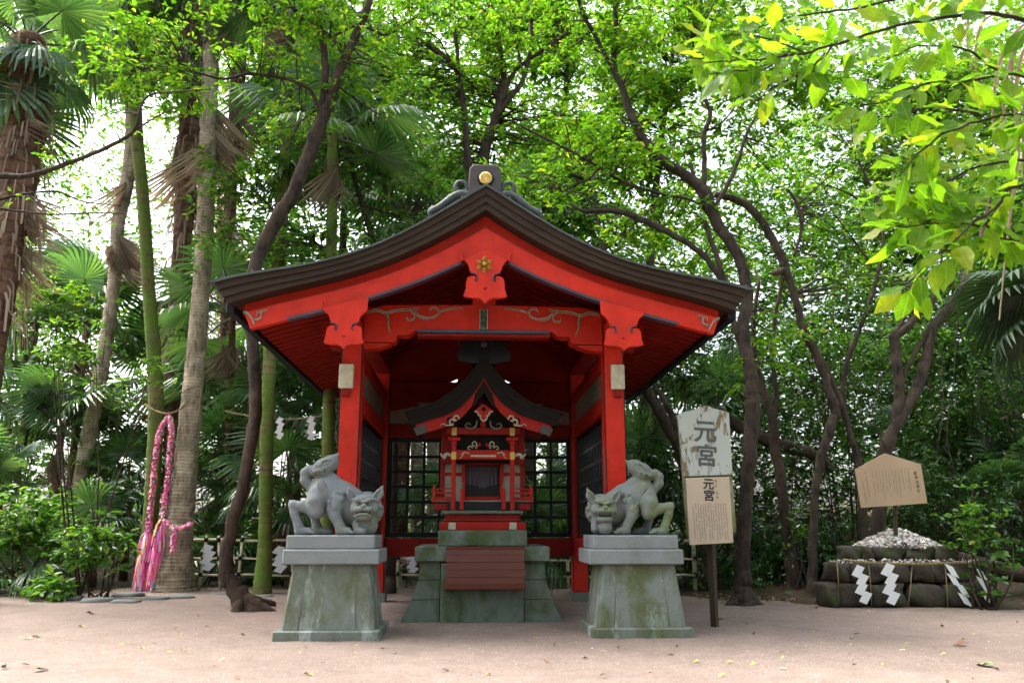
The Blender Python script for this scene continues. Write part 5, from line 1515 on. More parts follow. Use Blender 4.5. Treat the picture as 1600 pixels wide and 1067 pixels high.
# ---- bare branch reaching in from the left edge
tree('bare_branch', 'long grey branch reaching in from the left edge', 'branch',
     [[(-60, 272, 16), (0, 276, 13), (47, 274, 12), (94, 260, 11), (155, 236, 9), (197, 215, 8), (213, 197, 7), (219, 170, 5), (234, 149, 4), (281, 143, 3), (330, 140, 2)], [(205, 208, 4), (250, 180, 3), (300, 160, 2)], [(-30, 318, 7), (0, 312, 6), (40, 303, 5), (90, 300, 4), (130, 315, 3), (190, 322, 2)], [(-30, 322, 7), (30, 330, 5), (80, 335, 4), (150, 333, 3), (200, 335, 2)]],
     [(80, 250, 9, 60, 18, .35), (110, 312, 9, 70, 22, .35), (190, 180, 9, 50, 30, .5)], 'bark_grey', 'leaf_light', 9.0, L=.07, rc=.2, npc=14, seed=102)
# ---- bushy evergreen behind the roof's left slope
tree('evergreen_tree', 'bushy glossy evergreen behind the left slope of the roof', 'tree',
     [[(610, 900, 24), (615, 700, 22), (610, 500, 20), (590, 400, 16), (560, 300, 12), (540, 220, 8)], [(668, 356, 9), (640, 335, 9), (612, 315, 8), (598, 280, 7), (575, 250, 5), (520, 228, 4)], [(605, 470, 12), (520, 400, 9), (450, 350, 6), (400, 300, 4)], [(625, 338, 7), (580, 325, 6), (560, 318, 4)]],
     [(440, 280, 16, 90, 60), (560, 240, 16.5, 90, 60), (620, 310, 16, 70, 50), (480, 370, 15.5, 110, 40, 1.1), (580, 350, 16, 90, 40), (400, 380, 16, 60, 50, .8), (660, 200, 17, 80, 70), (350, 300, 16.5, 70, 60, .7), (500, 180, 17, 90, 60, .8)],
     'bark_grey', 'leaf_mid', 16.2, seed=103, L=.15, rc=.36, group=GT)
# ---- trees behind the ridge
tree('forked_tree', 'dark forked tree rising directly behind the ridge ornament', 'tree',
     [[(745, 900, 32), (748, 600, 30), (752, 400, 27), (755, 255, 24), (766, 210, 21), (777, 178, 18), (787, 127, 13), (782, 79, 10), (772, 37, 9), (758, -10, 7), (745, -60, 4)],
      [(779, 178, 14), (799, 150, 12), (817, 127, 11), (829, 75, 9), (832, 0, 8), (838, -60, 5)], [(783, 160, 9), (800, 118, 9), (821, 97, 8), (855, 75, 7), (889, 49, 5), (915, 20, 3)], [(818, 120, 5), (812, 90, 5), (800, 40, 4), (808, -20, 3)]],
     [(760, 30, 18.5, 100, 70, .8), (850, 40, 18.5, 90, 60, .7), (820, 130, 18.8, 80, 60, .6), (720, 120, 19, 90, 70, .8), (900, 110, 19.5, 60, 70, .5), (700, 200, 19, 90, 50, 1), (830, 230, 19, 90, 50, 1.1)],
     'bark_dark', 'leaf_light', 18.8, seed=104, L=.155, rc=.38, group=GT)
tree('forked_tree', 'thin arching tree left of the ridge ornament', 'tree',
     [[(742, 900, 20), (738, 400, 18), (732, 250, 15), (727, 191, 13), (722, 150, 12), (716, 116, 11), (700, 92, 9), (675, 75, 8), (637, 56, 6), (610, 20, 4)], [(717, 116, 8), (714, 80, 8), (709, 30, 7), (712, -30, 4)], [(640, 57, 4), (642, 20, 4), (650, -30, 3)]],
     [(650, 30, 18.3, 80, 60, .7), (590, 90, 18.2, 70, 60, .7), (690, 130, 18.6, 70, 50, .7)], 'bark_dark', 'leaf_mid', 18.3, seed=105, L=.15, rc=.36, group=GT)
# ---- big tree on the right with the twisting limbs
tree('branching_tree', 'large branching tree right of the hall with a limb sweeping up left', 'tree',
     [[(1160, 950, 58), (1161, 925, 40), (1160, 880, 34), (1163, 800, 31), (1170, 720, 31), (1176, 650, 35), (1176, 612, 34), (1170, 570, 28), (1162, 520, 26), (1168, 460, 24), (1158, 410, 23), (1140, 375, 23), (1125, 355, 23), (1110, 325, 25), (1102, 300, 26), (1076, 277, 21), (1042, 255, 19), (1020, 236, 18), (1001, 210, 18), (982, 169, 16), (971, 135, 15), (958, 105, 14), (962, 56, 12), (960, 0, 11), (955, -70, 7)],
      [(1160, 925, 26), (1142, 944, 18, -.1), (1122, 958, 8, -.2)], [(1164, 925, 26), (1182, 942, 18, -.1), (1202, 955, 7, -.15)], [(1160, 930, 24), (1158, 955, 20, -.2), (1150, 975, 8, -.4)],
      [(960, 110, 11), (948, 92, 9), (934, 64, 9), (911, 22, 8), (895, -30, 5)],
      [(1176, 620, 18), (1170, 580, 15), (1155, 530, 14), (1143, 493, 13), (1132, 440, 12), (1120, 400, 10), (1100, 345, 9)],
      [(1100, 300, 13), (1100, 244, 11), (1099, 210, 10), (1110, 180, 9), (1099, 150, 8), (1088, 110, 6), (1082, 60, 4)],
      [(1112, 330, 9), (1136, 292, 9), (1155, 247, 8), (1166, 210, 6), (1182, 180, 4)], [(1105, 205, 5), (1130, 190, 4), (1150, 165, 3)],
      [(1145, 470, 15), (1120, 425, 13), (1095, 395, 13), (1069, 377, 13), (1035, 359, 13), (1005, 345, 14), (975, 333, 13), (945, 329, 12), (911, 330, 8), (890, 318, 5)],
      [(1095, 319, 6), (1070, 310, 6), (1042, 305, 5), (994, 292, 7), (967, 281, 7), (937, 262, 6), (892, 236, 6), (847, 214, 5), (795, 187, 3)],
      [(937, 262, 4), (920, 280, 5), (900, 288, 4), (880, 300, 3)], [(892, 236, 3), (885, 200, 3), (870, 160, 2)],
      [(1104, 330, 6), (1092, 300, 9), (1078, 255, 8)]],
     [(960, 20, 13.2, 90, 60, .5), (1060, 60, 13.5, 80, 70, .5), (900, 190, 13.5, 70, 60, .6), (960, 250, 13.8, 70, 50, .8), (1040, 190, 14, 60, 60, .4), (870, 280, 14, 80, 40, .8), (1000, 310, 14, 80, 40, .7), (1130, 130, 13.8, 70, 60, .4), (1180, 270, 14, 60, 50, .6), (1060, 340, 14.5, 80, 50, .8), (990, 110, 13.2, 50, 50, .4), (940, -60, 13, 200, 60, .7), (1120, 410, 14.5, 60, 40, .6), (1200, 560, 14, 50, 60, .5)],
     'bark_grey', 'leaf_light', 13.5, seed=106, L=.135, rc=.32, dens=1.5, group=GT)
tree('twisting_tree', 'thin twisting trunk that arches up into the large branching tree', 'tree',
     [[(1268, 945, 34), (1270, 900, 22), (1272, 830, 18), (1275, 760, 18), (1288, 700, 19), (1300, 662, 20), (1306, 642, 20), (1294, 602, 18), (1277, 557, 18), (1260, 524, 18), (1249, 493, 17), (1237, 448, 16), (1226, 417, 18), (1219, 398, 17), (1200, 364, 16), (1181, 334, 16), (1155, 315, 16), (1117, 304, 15)],
      [(1228, 420, 16), (1214, 426, 13), (1206, 428, 8)], [(1262, 530, 9), (1284, 563, 11), (1305, 605, 12), (1318, 640, 12), (1332, 690, 12), (1345, 740, 13), (1355, 900, 16)],
      [(1240, 400, 5), (1252, 360, 8), (1246, 320, 7), (1230, 296, 5)]],
     [(1240, 330, 14.6, 60, 50, .5), (1290, 420, 15, 60, 60, .6), (1230, 500, 15, 50, 50, .6), (1330, 330, 15.5, 70, 60, .6)], 'bark_grey', 'leaf_mid', 14.3, seed=107, L=.11, rc=.34, group=GT)
tree('gnarled_tree', 'gnarled double-stemmed tree leaning right behind the house-shaped sign', 'tree',
     [[(1372, 930, 34), (1374, 800, 28), (1378, 730, 25), (1385, 692, 25), (1409, 651, 23), (1437, 597, 22), (1450, 549, 21), (1456, 517, 20), (1476, 488, 19), (1495, 463, 18), (1511, 428, 16), (1530, 380, 12), (1545, 320, 8), (1550, 250, 5)],
      [(1383, 720, 20), (1398, 660, 20), (1405, 603, 20), (1399, 552, 21), (1396, 525, 22), (1412, 515, 18), (1444, 480, 15), (1470, 455, 12), (1490, 440, 8)], [(1410, 595, 11), (1425, 560, 10), (1440, 535, 10), (1458, 500, 9)], [(1400, 520, 9), (1420, 480, 8), (1425, 440, 6)]],
     [(1480, 380, 15.5, 70, 60, .5), (1420, 420, 15.5, 70, 50, .6), (1560, 300, 16, 60, 80, .6), (1380, 470, 15.8, 50, 50, .5)], 'bark_grey', 'leaf_mid', 15.0, seed=108, L=.11, rc=.34, group=GT)
tree('slim_tree', 'slim upright tree between the twisting trunk and the gnarled tree', 'tree',
     [[(1350, 930, 16), (1346, 800, 13), (1338, 720, 12), (1321, 647, 11), (1316, 610, 11), (1326, 557, 10), (1342, 515, 10), (1368, 442, 9), (1380, 380, 7), (1372, 320, 6), (1350, 270, 5), (1336, 240, 4)], [(1372, 430, 6), (1352, 400, 5), (1330, 370, 4), (1300, 330, 3)], [(1366, 330, 5), (1330, 305, 5), (1295, 290, 3)]],
     [(1350, 230, 16, 90, 60, .5), (1300, 300, 16, 70, 50, .5), (1420, 320, 16.5, 70, 60, .5), (1380, 400, 16, 60, 50, .5), (1280, 200, 16, 70, 60, .4)], 'bark_grey', 'leaf_light', 15.6, seed=109, L=.11, rc=.34, group=GT)
tree('slim_tree', 'forked brown tree just right of the large branching tree, over dark roots', 'tree',
     [[(1240, 940, 40), (1237, 900, 28), (1230, 830, 24), (1221, 767, 22), (1211, 700, 22), (1204, 650, 20), (1190, 600, 14), (1180, 560, 11), (1178, 500, 9), (1186, 440, 7)], [(1206, 655, 13), (1214, 620, 11), (1206, 560, 9), (1210, 500, 8), (1220, 440, 6), (1215, 380, 4)]],
     [(1200, 420, 16, 70, 60, .7), (1220, 520, 16, 50, 60, .5)], 'bark_dark', 'leaf_mid', 15.2, seed=110, L=.11, rc=.34, group=GT)
tree('leaning_tree', 'thick mossy trunk leaning left behind the tall signboard', 'tree',
     [[(1120, 930, 34), (1090, 780, 28), (1059, 694, 26), (1032, 647, 24), (1008, 606, 22), (985, 560, 20), (960, 480, 16), (940, 380, 12), (925, 280, 8)], [(1062, 700, 18), (1052, 655, 15), (1035, 620, 13), (1015, 595, 10)]],
     [(920, 300, 17, 90, 60, .9), (1010, 400, 17, 80, 60, .9), (1060, 480, 17, 60, 70, .8), (1040, 560, 17, 60, 60, .7)], 'bark_grey', 'leaf_mid', 16.4, seed=111, L=.12, rc=.36, group=GT)
tree('fallen_log', 'dark rotten trunk lying slanted behind the large branching tree', 'log',
     [[(1120, 640, 18), (1143, 657, 24), (1175, 676, 27), (1206, 689, 28), (1240, 700, 27), (1274, 712, 24), (1300, 735, 18)]], [], 'log', 'leaf_dark', 15.9, seed=112)
tree('fallen_log', 'mossy log on the ground at the right edge behind the ivy', 'log',
     [[(1480, 868, 22), (1530, 880, 30), (1580, 893, 32), (1650, 905, 34)]], [], 'log', 'leaf_dark', 13.4, seed=113)
# ---- trees seen only as stems and crowns farther back
FAR = [('tall pale-leaved tree far behind the upper right of the hall', [(1000, 900, 22), (1010, 500, 20), (1030, 250, 14), (1050, 100, 9), (1060, -40, 5)], [(1050, 110, 22, 120, 90, .6), (950, 140, 22, 90, 70, .5), (1130, 40, 23, 120, 70, .6), (1030, 230, 22, 110, 50, .9)], 22, 'leaf_light'),
       ('leafy tree far behind at the top centre', [(860, 900, 22), (865, 400, 18), (880, 200, 12), (890, 40, 6)], [(880, 60, 23, 110, 70, .7), (780, 60, 24, 110, 60, .7), (900, 220, 22, 100, 70, .9), (840, 330, 22, 110, 50, 1)], 23, 'leaf_light'),
       ('dense tree far behind the left roof slope', [(520, 900, 22), (530, 500, 18), (540, 300, 13), (550, 150, 7)], [(520, 120, 23, 110, 70, .8), (640, 150, 23, 110, 70, .8), (560, 260, 22, 120, 60, .9), (440, 200, 23, 90, 80, .8), (620, 30, 24, 120, 60, .8)], 23, 'leaf_mid'),
       ('leafy tree far behind the gnarled tree on the right', [(1430, 900, 22), (1430, 500, 18), (1440, 300, 12), (1450, 150, 6)], [(1420, 230, 21, 120, 80, .6), (1320, 150, 22, 120, 80, .6), (1540, 160, 21, 120, 90, .7), (1500, 330, 20, 110, 70, .8), (1400, 350, 20, 100, 60, .8), (1230, 130, 22, 90, 80, .5)], 21, 'leaf_light'),
       ('dark leafy tree far back at the right edge', [(1590, 900, 26), (1585, 600, 22), (1580, 400, 16), (1570, 250, 8)], [(1560, 420, 18, 100, 80, 1), (1620, 300, 18, 90, 90, 1), (1590, 560, 17.5, 90, 80, 1), (1480, 560, 18, 70, 60, .8), (1500, 640, 18, 90, 60, .9)], 18.5, 'leaf_mid')]
for k, (lab, ln, bl, Y, lf) in enumerate(FAR):
    tree('background_tree', lab, 'tree', [ln], bl, 'bark_grey', lf, Y, seed=130 + k, L=.20, rc=.5, npc=34, dens=2.2, group='trees farther back in the wood', hexa=True)

# ================================================================== fan palms
def frond_mesh(name, R=1.0, pet=.9, n=30, spread=150, droop=.35, fold=.0, seed=0, dead=False):
    g = np.random.default_rng(seed); mb = MB()
    a = np.radians(np.linspace(-spread, spread, n + 1))
    hub = np.array([pet, 0, 0])
    def pt(ang, r, z=0.0):
        rr = r * (1 - .25 * (abs(ang) / np.radians(spread)) ** 2)
        x, y = rr * math.cos(ang), rr * math.sin(ang)
        zz = z - droop * R * (rr / R) ** 2.2 - fold * abs(y)
        if dead: y *= .75; zz -= .3 * abs(y)
        return hub + np.array([x * (1 - .25 * droop), y, zz])
    for k in range(n):
        a0, a1 = a[k], a[k + 1]; am = (a0 + a1) / 2; Rk = R * g.uniform(.9, 1.05)
        j = g.normal(0, .02)
        e0, m, e1 = pt(a0, .52 * R, -.012), pt(am, .54 * R, .022), pt(a1, .52 * R, -.012)
        da = (a1 - a0) * .33
        o0, om, o1 = pt(am - da + j, .80 * Rk, -.004), pt(am + j, .80 * Rk, .014), pt(am + da + j, .80 * Rk, -.004)
        tp = pt(am + 2 * j, Rk, -.06 - g.uniform(0, .22 if not dead else .5) * R * .6)
        h2 = hub + np.array([.02, 0, 0])
        mb.add([h2, e0, m, e1, o0, om, o1, tp], [(0, 1, 2), (0, 2, 3), (1, 4, 5, 2), (2, 5, 6, 3), (4, 7, 5), (5, 7, 6)], 0)
    P = smooth_poly([(0, 0, 0), (pet * .5, 0, .05 * pet), (pet + .06, 0, .0)], 3)
    mb.tube(P, np.linspace(.028, .013, len(P)), 5, 1, smooth=True)
    return mb.mesh(name)
FR = [frond_mesh('frond', 1.0, .9, 32, 150, .28, .05, 1), frond_mesh('frond', 1.0, 1.0, 30, 140, .5, .12, 2), frond_mesh('frond', 1.0, .75, 34, 155, .15, .0, 3), frond_mesh('frond', 1.0, 1.1, 28, 125, .65, .2, 4)]
M['petiole'] = mat_paint('petiole_green', (.06, .08, .02), .5, .3)
for m_ in FR: m_.materials.append(M['frond']); m_.materials.append(M['petiole'])
FD = [frond_mesh('dead_frond', 1.0, .45, 24, 62, .5, .3, 11, True), frond_mesh('dead_frond', 1.0, .40, 22, 48, .6, .4, 12, True)]
for m_ in FD: m_.materials.append(M['frond_dead']); m_.materials.append(M['frond_dead'])
def add_frond(parent, base, p, az, el, sc, mesh, name, roll=0.0):
    o = bpy.data.objects.new(name, mesh); COL.objects.link(o); o.parent = parent
    o.location = tuple(np.array(p) - np.array(base))
    o.rotation_euler = (Matrix.Rotation(az, 3, 'Z') @ Matrix.Rotation(-el, 3, 'Y') @ Matrix.Rotation(roll, 3, 'X')).to_euler()
    o.scale = (sc, sc, sc)
    return o
def fan_palm(label, trunk, Y, bark, nf, size, seed, dead=0, skirt=(), crown=None, group='fan palms', el=(75, -35), name='fan_palm', face=0.0):
    """trunk: (px, py, width px); crown at its upper end"""
    g = np.random.default_rng(seed)
    A = []
    for q in trunk:
        p = at(q[0], q[1], Y + (q[3] if len(q) > 3 else 0)); A.append(np.r_[p, q[2] * mpp(p) * .40])
    A = np.array(A)
    if A[0][2] > -.05: A = np.vstack([np.r_[A[0][:2], -.12, A[0][3] * 1.25], A])
    if len(A) > 2: A = smooth_poly(A, 16)
    base = np.array([A[0][0], A[0][1], 0])
    t = thing(name, label, 'palm', tuple(base), group)
    rr = A[:, 3] * (1 + .035 * np.sin(np.arange(len(A)) * 2.4))
    MB().tube(A[:, :3], rr, 16, wob=.05, seed=seed, rough=.03).build('trunk', M[bark], t, False)
    if bark == 'bark_shag':     # fibres and old leaf bases
        tag(link('dead_fibre', ribbons(A[len(A) // 3::4, :3], list(A[len(A) // 3::6, 3] * 1.35), 420, seed, .5, .9), M['frond_dead'], t), kind='stuff')
    top = A[-1][:3]
    for i in range(nf):
        f = i / max(1, nf - 1)
        add_frond(t, base, top + np.array([0, 0, -.25 * f]), i * 2.39996 + g.uniform(-.3, .3), math.radians(el[0] + (el[1] - el[0]) * f + g.uniform(-9, 9)), size * g.uniform(.85, 1.15), FR[int(g.integers(0, 4))], 'frond', g.uniform(-.35, .35))
    for i in range(dead):
        add_frond(t, base, top + np.array([0, 0, -.35 - .25 * g.random()]), i * 2.39996 + 1, math.radians(-58 - 25 * g.random()), size * g.uniform(.7, 1.0), FD[i % 2], 'dead_frond', g.uniform(-.5, .5))
    for (px, py, sc, az) in skirt:
        p = at(px, py, Y); j = int(np.abs(A[:, 2] - p[2]).argmin())
        add_frond(t, base, A[j][:3], math.radians(az), math.radians(g.uniform(-88, -66)), sc * 1.15, FD[int(g.integers(0, 2))], 'dead_frond', g.uniform(-.5, .5))
    return t
GP = 'fan palms on the left'
fan_palm('mossy bright green straight palm trunk bearing pink ribbon garlands', [(222, 935, 46), (226, 905, 34), (232, 860, 30), (238, 760, 28), (243, 650, 28), (240, 560, 27), (232, 450, 25), (225, 330, 24), (214, 200, 23), (208, 60, 22), (205, 20, 22)], 17.3, 'bark_mossy', 16, 1.25, 301, 6, group=GP)
fan_palm('thick ringed palm trunk with reddish foot beside the bamboo fence', [(268, 940, 100), (270, 915, 80), (275, 850, 60), (286, 760, 48), (297, 650, 41), (307, 550, 37), (315, 450, 34), (321, 350, 33), (325, 250, 32), (330, 90, 30), (333, -60, 28)], 16.9, 'bark_ring', 14, 1.3, 302, 8, group=GP, skirt=[(326, 150, 1.2, 200), (326, 170, 1.1, 280), (327, 190, 1.1, 320), (326, 120, 1.2, 240)])
fan_palm('dark curved palm with hanging dead fan leaves behind the mossy palm', [(105, 905, 34), (122, 780, 30), (135, 700, 29), (150, 620, 27), (165, 540, 26), (176, 460, 24), (182, 400, 24), (185, 350, 25), (198, 290, 27), (207, 230, 28), (205, 120, 26), (195, 30, 24)], 19.5, 'bark_ring', 16, 1.4, 303, 6, group=GP, skirt=[(186, 320, 1.35, 200), (190, 330, 1.2, 250), (196, 250, 1.2, 340), (182, 345, 1.1, 160)])
fan_palm('fat shaggy brown palm trunk at the left edge', [(-40, 900, 60), (-22, 600, 56), (2, 460, 52), (16, 360, 60), (30, 270, 74), (38, 190, 80), (42, 110, 74), (44, 60, 60)], 14.2, 'bark_shag', 16, 1.05, 304, 10, group=GP, skirt=[(12, 250, 1.1, 230), (30, 235, 1.1, 290), (60, 255, 1.2, 330), (80, 250, 1.1, 350), (5, 330, 1.0, 270), (20, 130, .9, 220), (50, 120, .9, 300), (70, 140, .9, 340)], el=(70, -60))
fan_palm('tall shaggy palm hung with grey dead leaves, behind the ringed palm', [(262, 930, 46), (268, 800, 40), (272, 650, 38), (276, 560, 36), (280, 480, 38), (285, 380, 36), (292, 280, 40), (300, 180, 44), (305, 80, 40), (308, -30, 34)], 20.5, 'bark_shag', 14, 1.4, 305, 8, group=GP, skirt=[(300, 120, 1.5, 230), (300, 150, 1.6, 290), (298, 180, 1.5, 200), (300, 210, 1.5, 320), (296, 250, 1.4, 260), (288, 420, 1.5, 270), (285, 450, 1.5, 310), (284, 480, 1.6, 240), (282, 530, 1.5, 300)])
fan_palm('pale shaggy palm trunk directly right of the ringed palm top', [(345, 900, 26), (350, 700, 24), (352, 560, 22), (355, 420, 22), (362, 280, 24), (370, 160, 28), (376, 60, 28), (380, -30, 24)], 22.5, 'bark_shag', 14, 1.5, 306, 8, group=GP, skirt=[(366, 130, 1.6, 230), (366, 170, 1.6, 290), (364, 220, 1.6, 330), (360, 300, 1.4, 200), (358, 380, 1.4, 280)])
fan_palm('mossy green palm trunk between the crooked tree and the hall', [(412, 880, 32), (414, 830, 27), (416, 700, 26), (420, 600, 25), (424, 520, 25), (432, 430, 25), (440, 350, 24), (446, 250, 22), (450, 100, 20), (452, -20, 18)], 16.0, 'bark_mossy', 12, 1.2, 307, 4, group=GP)
fan_palm('dark mossy palm trunk against the left red post', [(509, 880, 28), (511, 760, 25), (513, 660, 24), (515, 560, 23), (518, 400, 22), (520, 200, 20)], 15.7, 'bark_mossy', 10, 1.2, 308, 3, group=GP)
fan_palm('thin brown palm trunk behind the crooked tree', [(352, 900, 18), (356, 780, 15), (358, 680, 14), (360, 600, 13), (364, 480, 13)], 19.0, 'bark_red', 10, 1.1, 309, 4, group=GP)
# trunks seen through the rear lattice
for k, (x, w, lab, bk) in enumerate(((628, 22, 'brown palm trunk seen through the left edge of the rear lattice', 'bark_red'), (650, 24, 'reddish palm trunk seen through the middle of the left rear lattice', 'bark_ring'), (676, 26, 'pale trunk seen through the rear lattice beside the inner shrine', 'bark_ring'), (826, 20, 'grey trunk seen through the right rear lattice beside the inner shrine', 'bark_grey'), (862, 24, 'mossy trunk seen through the middle of the right rear lattice', 'bark_mossy'))):
    fan_palm(lab, [(x - 2, 905, w * 1.3), (x, 820, w), (x + 1, 700, w), (x + 4, 560, w * .95), (x + 8, 420, w * .9), (x + 10, 330, w * .9)], 20.5 + .6 * k, bk, 9, 1.2, 330 + k, 3, group='palms seen through the rear lattice')
# low fan palms of the undergrowth
low = [(40, 870, 16.6, 9, .8, 'small low fan palm at the left edge, nearest the gravel'), (-20, 720, 17.5, 11, .95, 'large fan palm spilling in at the left edge'), (150, 790, 18.5, 10, .8, 'low fan palm left of the ribbon garlands'), (205, 720, 20, 11, .9, 'fan palm behind the ribbon garlands'), (100, 640, 20, 13, 1.05, 'broad fan palm in the middle of the left undergrowth'), (20, 600, 20, 12, 1.0, 'tall fan palm near the left edge, under the shaggy trunk'),
       (140, 470, 22, 14, 1.5, 'bright backlit fan palm under the hanging dead leaves'), (60, 480, 24, 13, 1.4, 'far fan palm by the shaggy trunk at the left edge'), (255, 560, 24, 12, 1.4, 'fan palm between the mossy palm and the ringed palm'), (345, 700, 20, 11, 1.2, 'fan palm right of the ringed palm'), (385, 620, 21, 12, 1.3, 'fan palm behind the crooked trunk'), (455, 735, 17.5, 11, 1.0, 'bluish fan palm beside the mossy trunk near the left lion-dog'), (470, 620, 19, 12, 1.2, 'fan palm under the left eave'), (450, 860, 18.5, 10, 1.0, 'small fan palm behind the bamboo fence by the left pedestal'), (345, 860, 19, 10, 1.0, 'small fan palm behind the bamboo fence at the crooked trunk'),
       (840, 800, 19, 11, 1.1, 'fan palm seen through the right rear lattice'), (880, 850, 18.5, 10, 1.0, 'low fan palm behind the right rear post'), (705, 780, 20, 10, 1.0, 'fan palm behind the inner shrine'), (1000, 700, 19, 11, 1.1, 'fan palm behind the right lion-dog'), (1020, 800, 18, 9, .9, 'low fan palm beside the tail of the right lion-dog'), (1120, 620, 19, 10, 1.1, 'fan palm behind the top of the tall signboard'), (1440, 690, 18, 11, .9, 'bright fan palm right of the house-shaped sign'), (1450, 560, 20, 12, 1.3, 'fan palm high behind the gnarled tree'), (1590, 740, 16, 11, 1.0, 'fan palm at the right edge behind the ivy'), (1200, 860, 17, 9, .9, 'low fan palm in the dark hollow by the branching tree')]
for k, (x, y, Y, nf, sc, lab) in enumerate(low):
    yb = 533.5; p = at(x, y, Y)
    zb_ = max(.3, p[2] - .5)
    b = np.array([p[0], p[1], 0.0])
    g = np.random.default_rng(400 + k)
    t = thing('low_fan_palm', lab, 'palm', tuple(b), 'low fan palms in the undergrowth')
    MB().tube([(b[0] + .1, b[1], -.1), (b[0] + .05, b[1], zb_ * .5), (b[0], b[1], zb_)], [.11, .09, .08], 9, wob=.06, seed=k).build('trunk', M['bark_shag'], t, False)
    for i in range(nf):
        f = i / (nf - 1)
        add_frond(t, b, (b[0], b[1], zb_ - .1 * f), i * 2.39996 + g.uniform(-.3, .3), math.radians(78 - 88 * f + g.uniform(-8, 8)), sc * g.uniform(.7, 1.05), FR[int(g.integers(0, 4))], 'frond', g.uniform(-.4, .4))
    for i in range(2 if zb_ > 1 else 1):
        add_frond(t, b, (b[0], b[1], zb_ - .2), g.uniform(0, 6.28), math.radians(-65), sc * .8, FD[i], 'dead_frond')
# dark fan palm close by at the right edge, with dry strands
FO = FR[1].copy(); FO.materials.clear(); FO.materials.append(M['frond_shaded']); FO.materials.append(M['petiole'])
t = thing('edge_fan_palm', 'dark fan palm leaf reaching in at the right edge under the lime leaves', 'palm', tuple(at(1720, 900, 7.2) * np.array([1, 1, 0])))
b = np.array(t.location)
p = at(1690, 470, 7.2)
MB().tube([(p[0] + .2, p[1], -.1), (p[0] + .1, p[1], 1.5), p + np.array([.05, 0, -.3])], [.14, .12, .11], 10, wob=.05).build('trunk', M['bark_shag'], t, False)
for az, el_, sc in ((172, 2, .62), (190, 14, .6), (168, -22, .6), (150, 20, .6), (205, -30, .58), (120, 30, .6), (240, 10, .6), (60, 20, .6)):
    add_frond(t, b, p, math.radians(az), math.radians(el_), sc, FO, 'frond', .5)

# ================================================================== shrubs and climbers
def shrub(label, px, py, Y, rx, ry, leaf, L, seed, n=60, npc=22, rc=.22, group='undergrowth shrubs', cat='shrub', stems=5, dome=True, wl=.42, name='shrub'):
    g = np.random.default_rng(seed)
    c = at(px, py, Y); s = mpp(c); r = np.array([rx * s, max(.5, rx * s * .6), ry * s])
    C = blob_points(g, c, r, n); C[:, 2] = np.maximum(C[:, 2], .12)
    base = np.array([c[0], c[1], 0])
    t = thing(name, label, cat, tuple(base), group)
    mb = MB()
    for i in range(stems):
        tgt = C[int(g.integers(0, n))]; b0 = base + np.array([g.uniform(-.2, .2), g.uniform(-.15, .15), -.05])
        mb.tube(smooth_poly([b0, (b0 + tgt) / 2 + g.normal(size=3) * .08, tgt], 3), np.linspace(.022, .006, 7), 5, cap=False)
    for c_ in C[::2]:
        q = c_ * .75 + base * .25 + np.array([0, 0, .1]); mb.tube([q, c_], [.007, .003], 3, cap=False)
    tag(mb.build('stem', M['bark_dark'], t, False), kind='stuff')
    link('foliage', leaf_mesh('foliage', *cluster_leaves(C, rc, npc, L, g, wl=wl)), M[leaf], t)
SH = [('glossy big-leaved shrub at the left edge behind the gravel', 50, 800, 16, 90, 80, 'leaf_mid', .17, 70), ('sparse shrub with shining oval leaves in front of the left palms', 165, 560, 15.5, 80, 80, 'leaf_mid', .13, 40), ('young shrub with whorled leaves left of the ribbon garlands', 165, 830, 15.4, 60, 55, 'leaf_mid', .18, 26), ('low leafy plant by the stones left of the garlands', 105, 905, 15.2, 50, 22, 'leaf_mid', .18, 18),
      ('yellow-green bush under the shaggy trunk at the left edge', 60, 480, 20, 80, 70, 'leaf_light', .13, 90), ('leafy shrub behind the ribbon palms', 200, 690, 21, 90, 110, 'leaf_mid', .15, 110), ('dark ivy-clad bush behind the bamboo fence', 345, 740, 18.5, 60, 110, 'leaf_dark', .10, 120), ('leafy bush behind the bamboo fence near the left pedestal', 465, 790, 18, 60, 60, 'leaf_mid', .12, 60), ('green bush under the left eave', 440, 560, 18.5, 70, 80, 'leaf_mid', .12, 100), ('dark low shrub behind the left end of the fence', 60, 890, 17.5, 110, 40, 'leaf_dark', .13, 60),
      ('bush seen through the left rear lattice', 650, 790, 23, 70, 90, 'leaf_mid', .13, 90), ('bush seen through the right rear lattice', 850, 740, 23, 70, 110, 'leaf_mid', .13, 100),
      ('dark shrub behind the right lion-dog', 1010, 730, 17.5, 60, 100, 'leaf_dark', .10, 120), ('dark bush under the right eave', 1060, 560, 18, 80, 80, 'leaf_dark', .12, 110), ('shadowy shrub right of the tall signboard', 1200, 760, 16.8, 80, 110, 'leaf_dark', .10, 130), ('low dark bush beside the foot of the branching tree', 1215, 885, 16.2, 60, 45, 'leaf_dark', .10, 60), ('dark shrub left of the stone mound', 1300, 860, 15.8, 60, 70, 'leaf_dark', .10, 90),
      ('tangled shrub behind the house-shaped sign', 1320, 650, 17.5, 90, 110, 'leaf_mid', .11, 130), ('leafy bush between the sign and the gnarled tree', 1290, 540, 17.5, 90, 90, 'leaf_mid', .11, 120), ('bluish glossy shrub right of the gnarled tree', 1500, 650, 16.5, 80, 90, 'leaf_dark', .12, 130), ('dense glossy shrub at the right edge', 1580, 640, 16, 70, 100, 'leaf_dark', .12, 130), ('bush behind the shell heap', 1480, 780, 15.5, 80, 70, 'leaf_dark', .10, 110), ('dark bush at the right edge behind the log', 1580, 830, 14.8, 80, 70, 'leaf_dark', .11, 110), ('leafy bush above the stone mound', 1400, 760, 16.5, 70, 70, 'leaf_mid', .10, 80)]
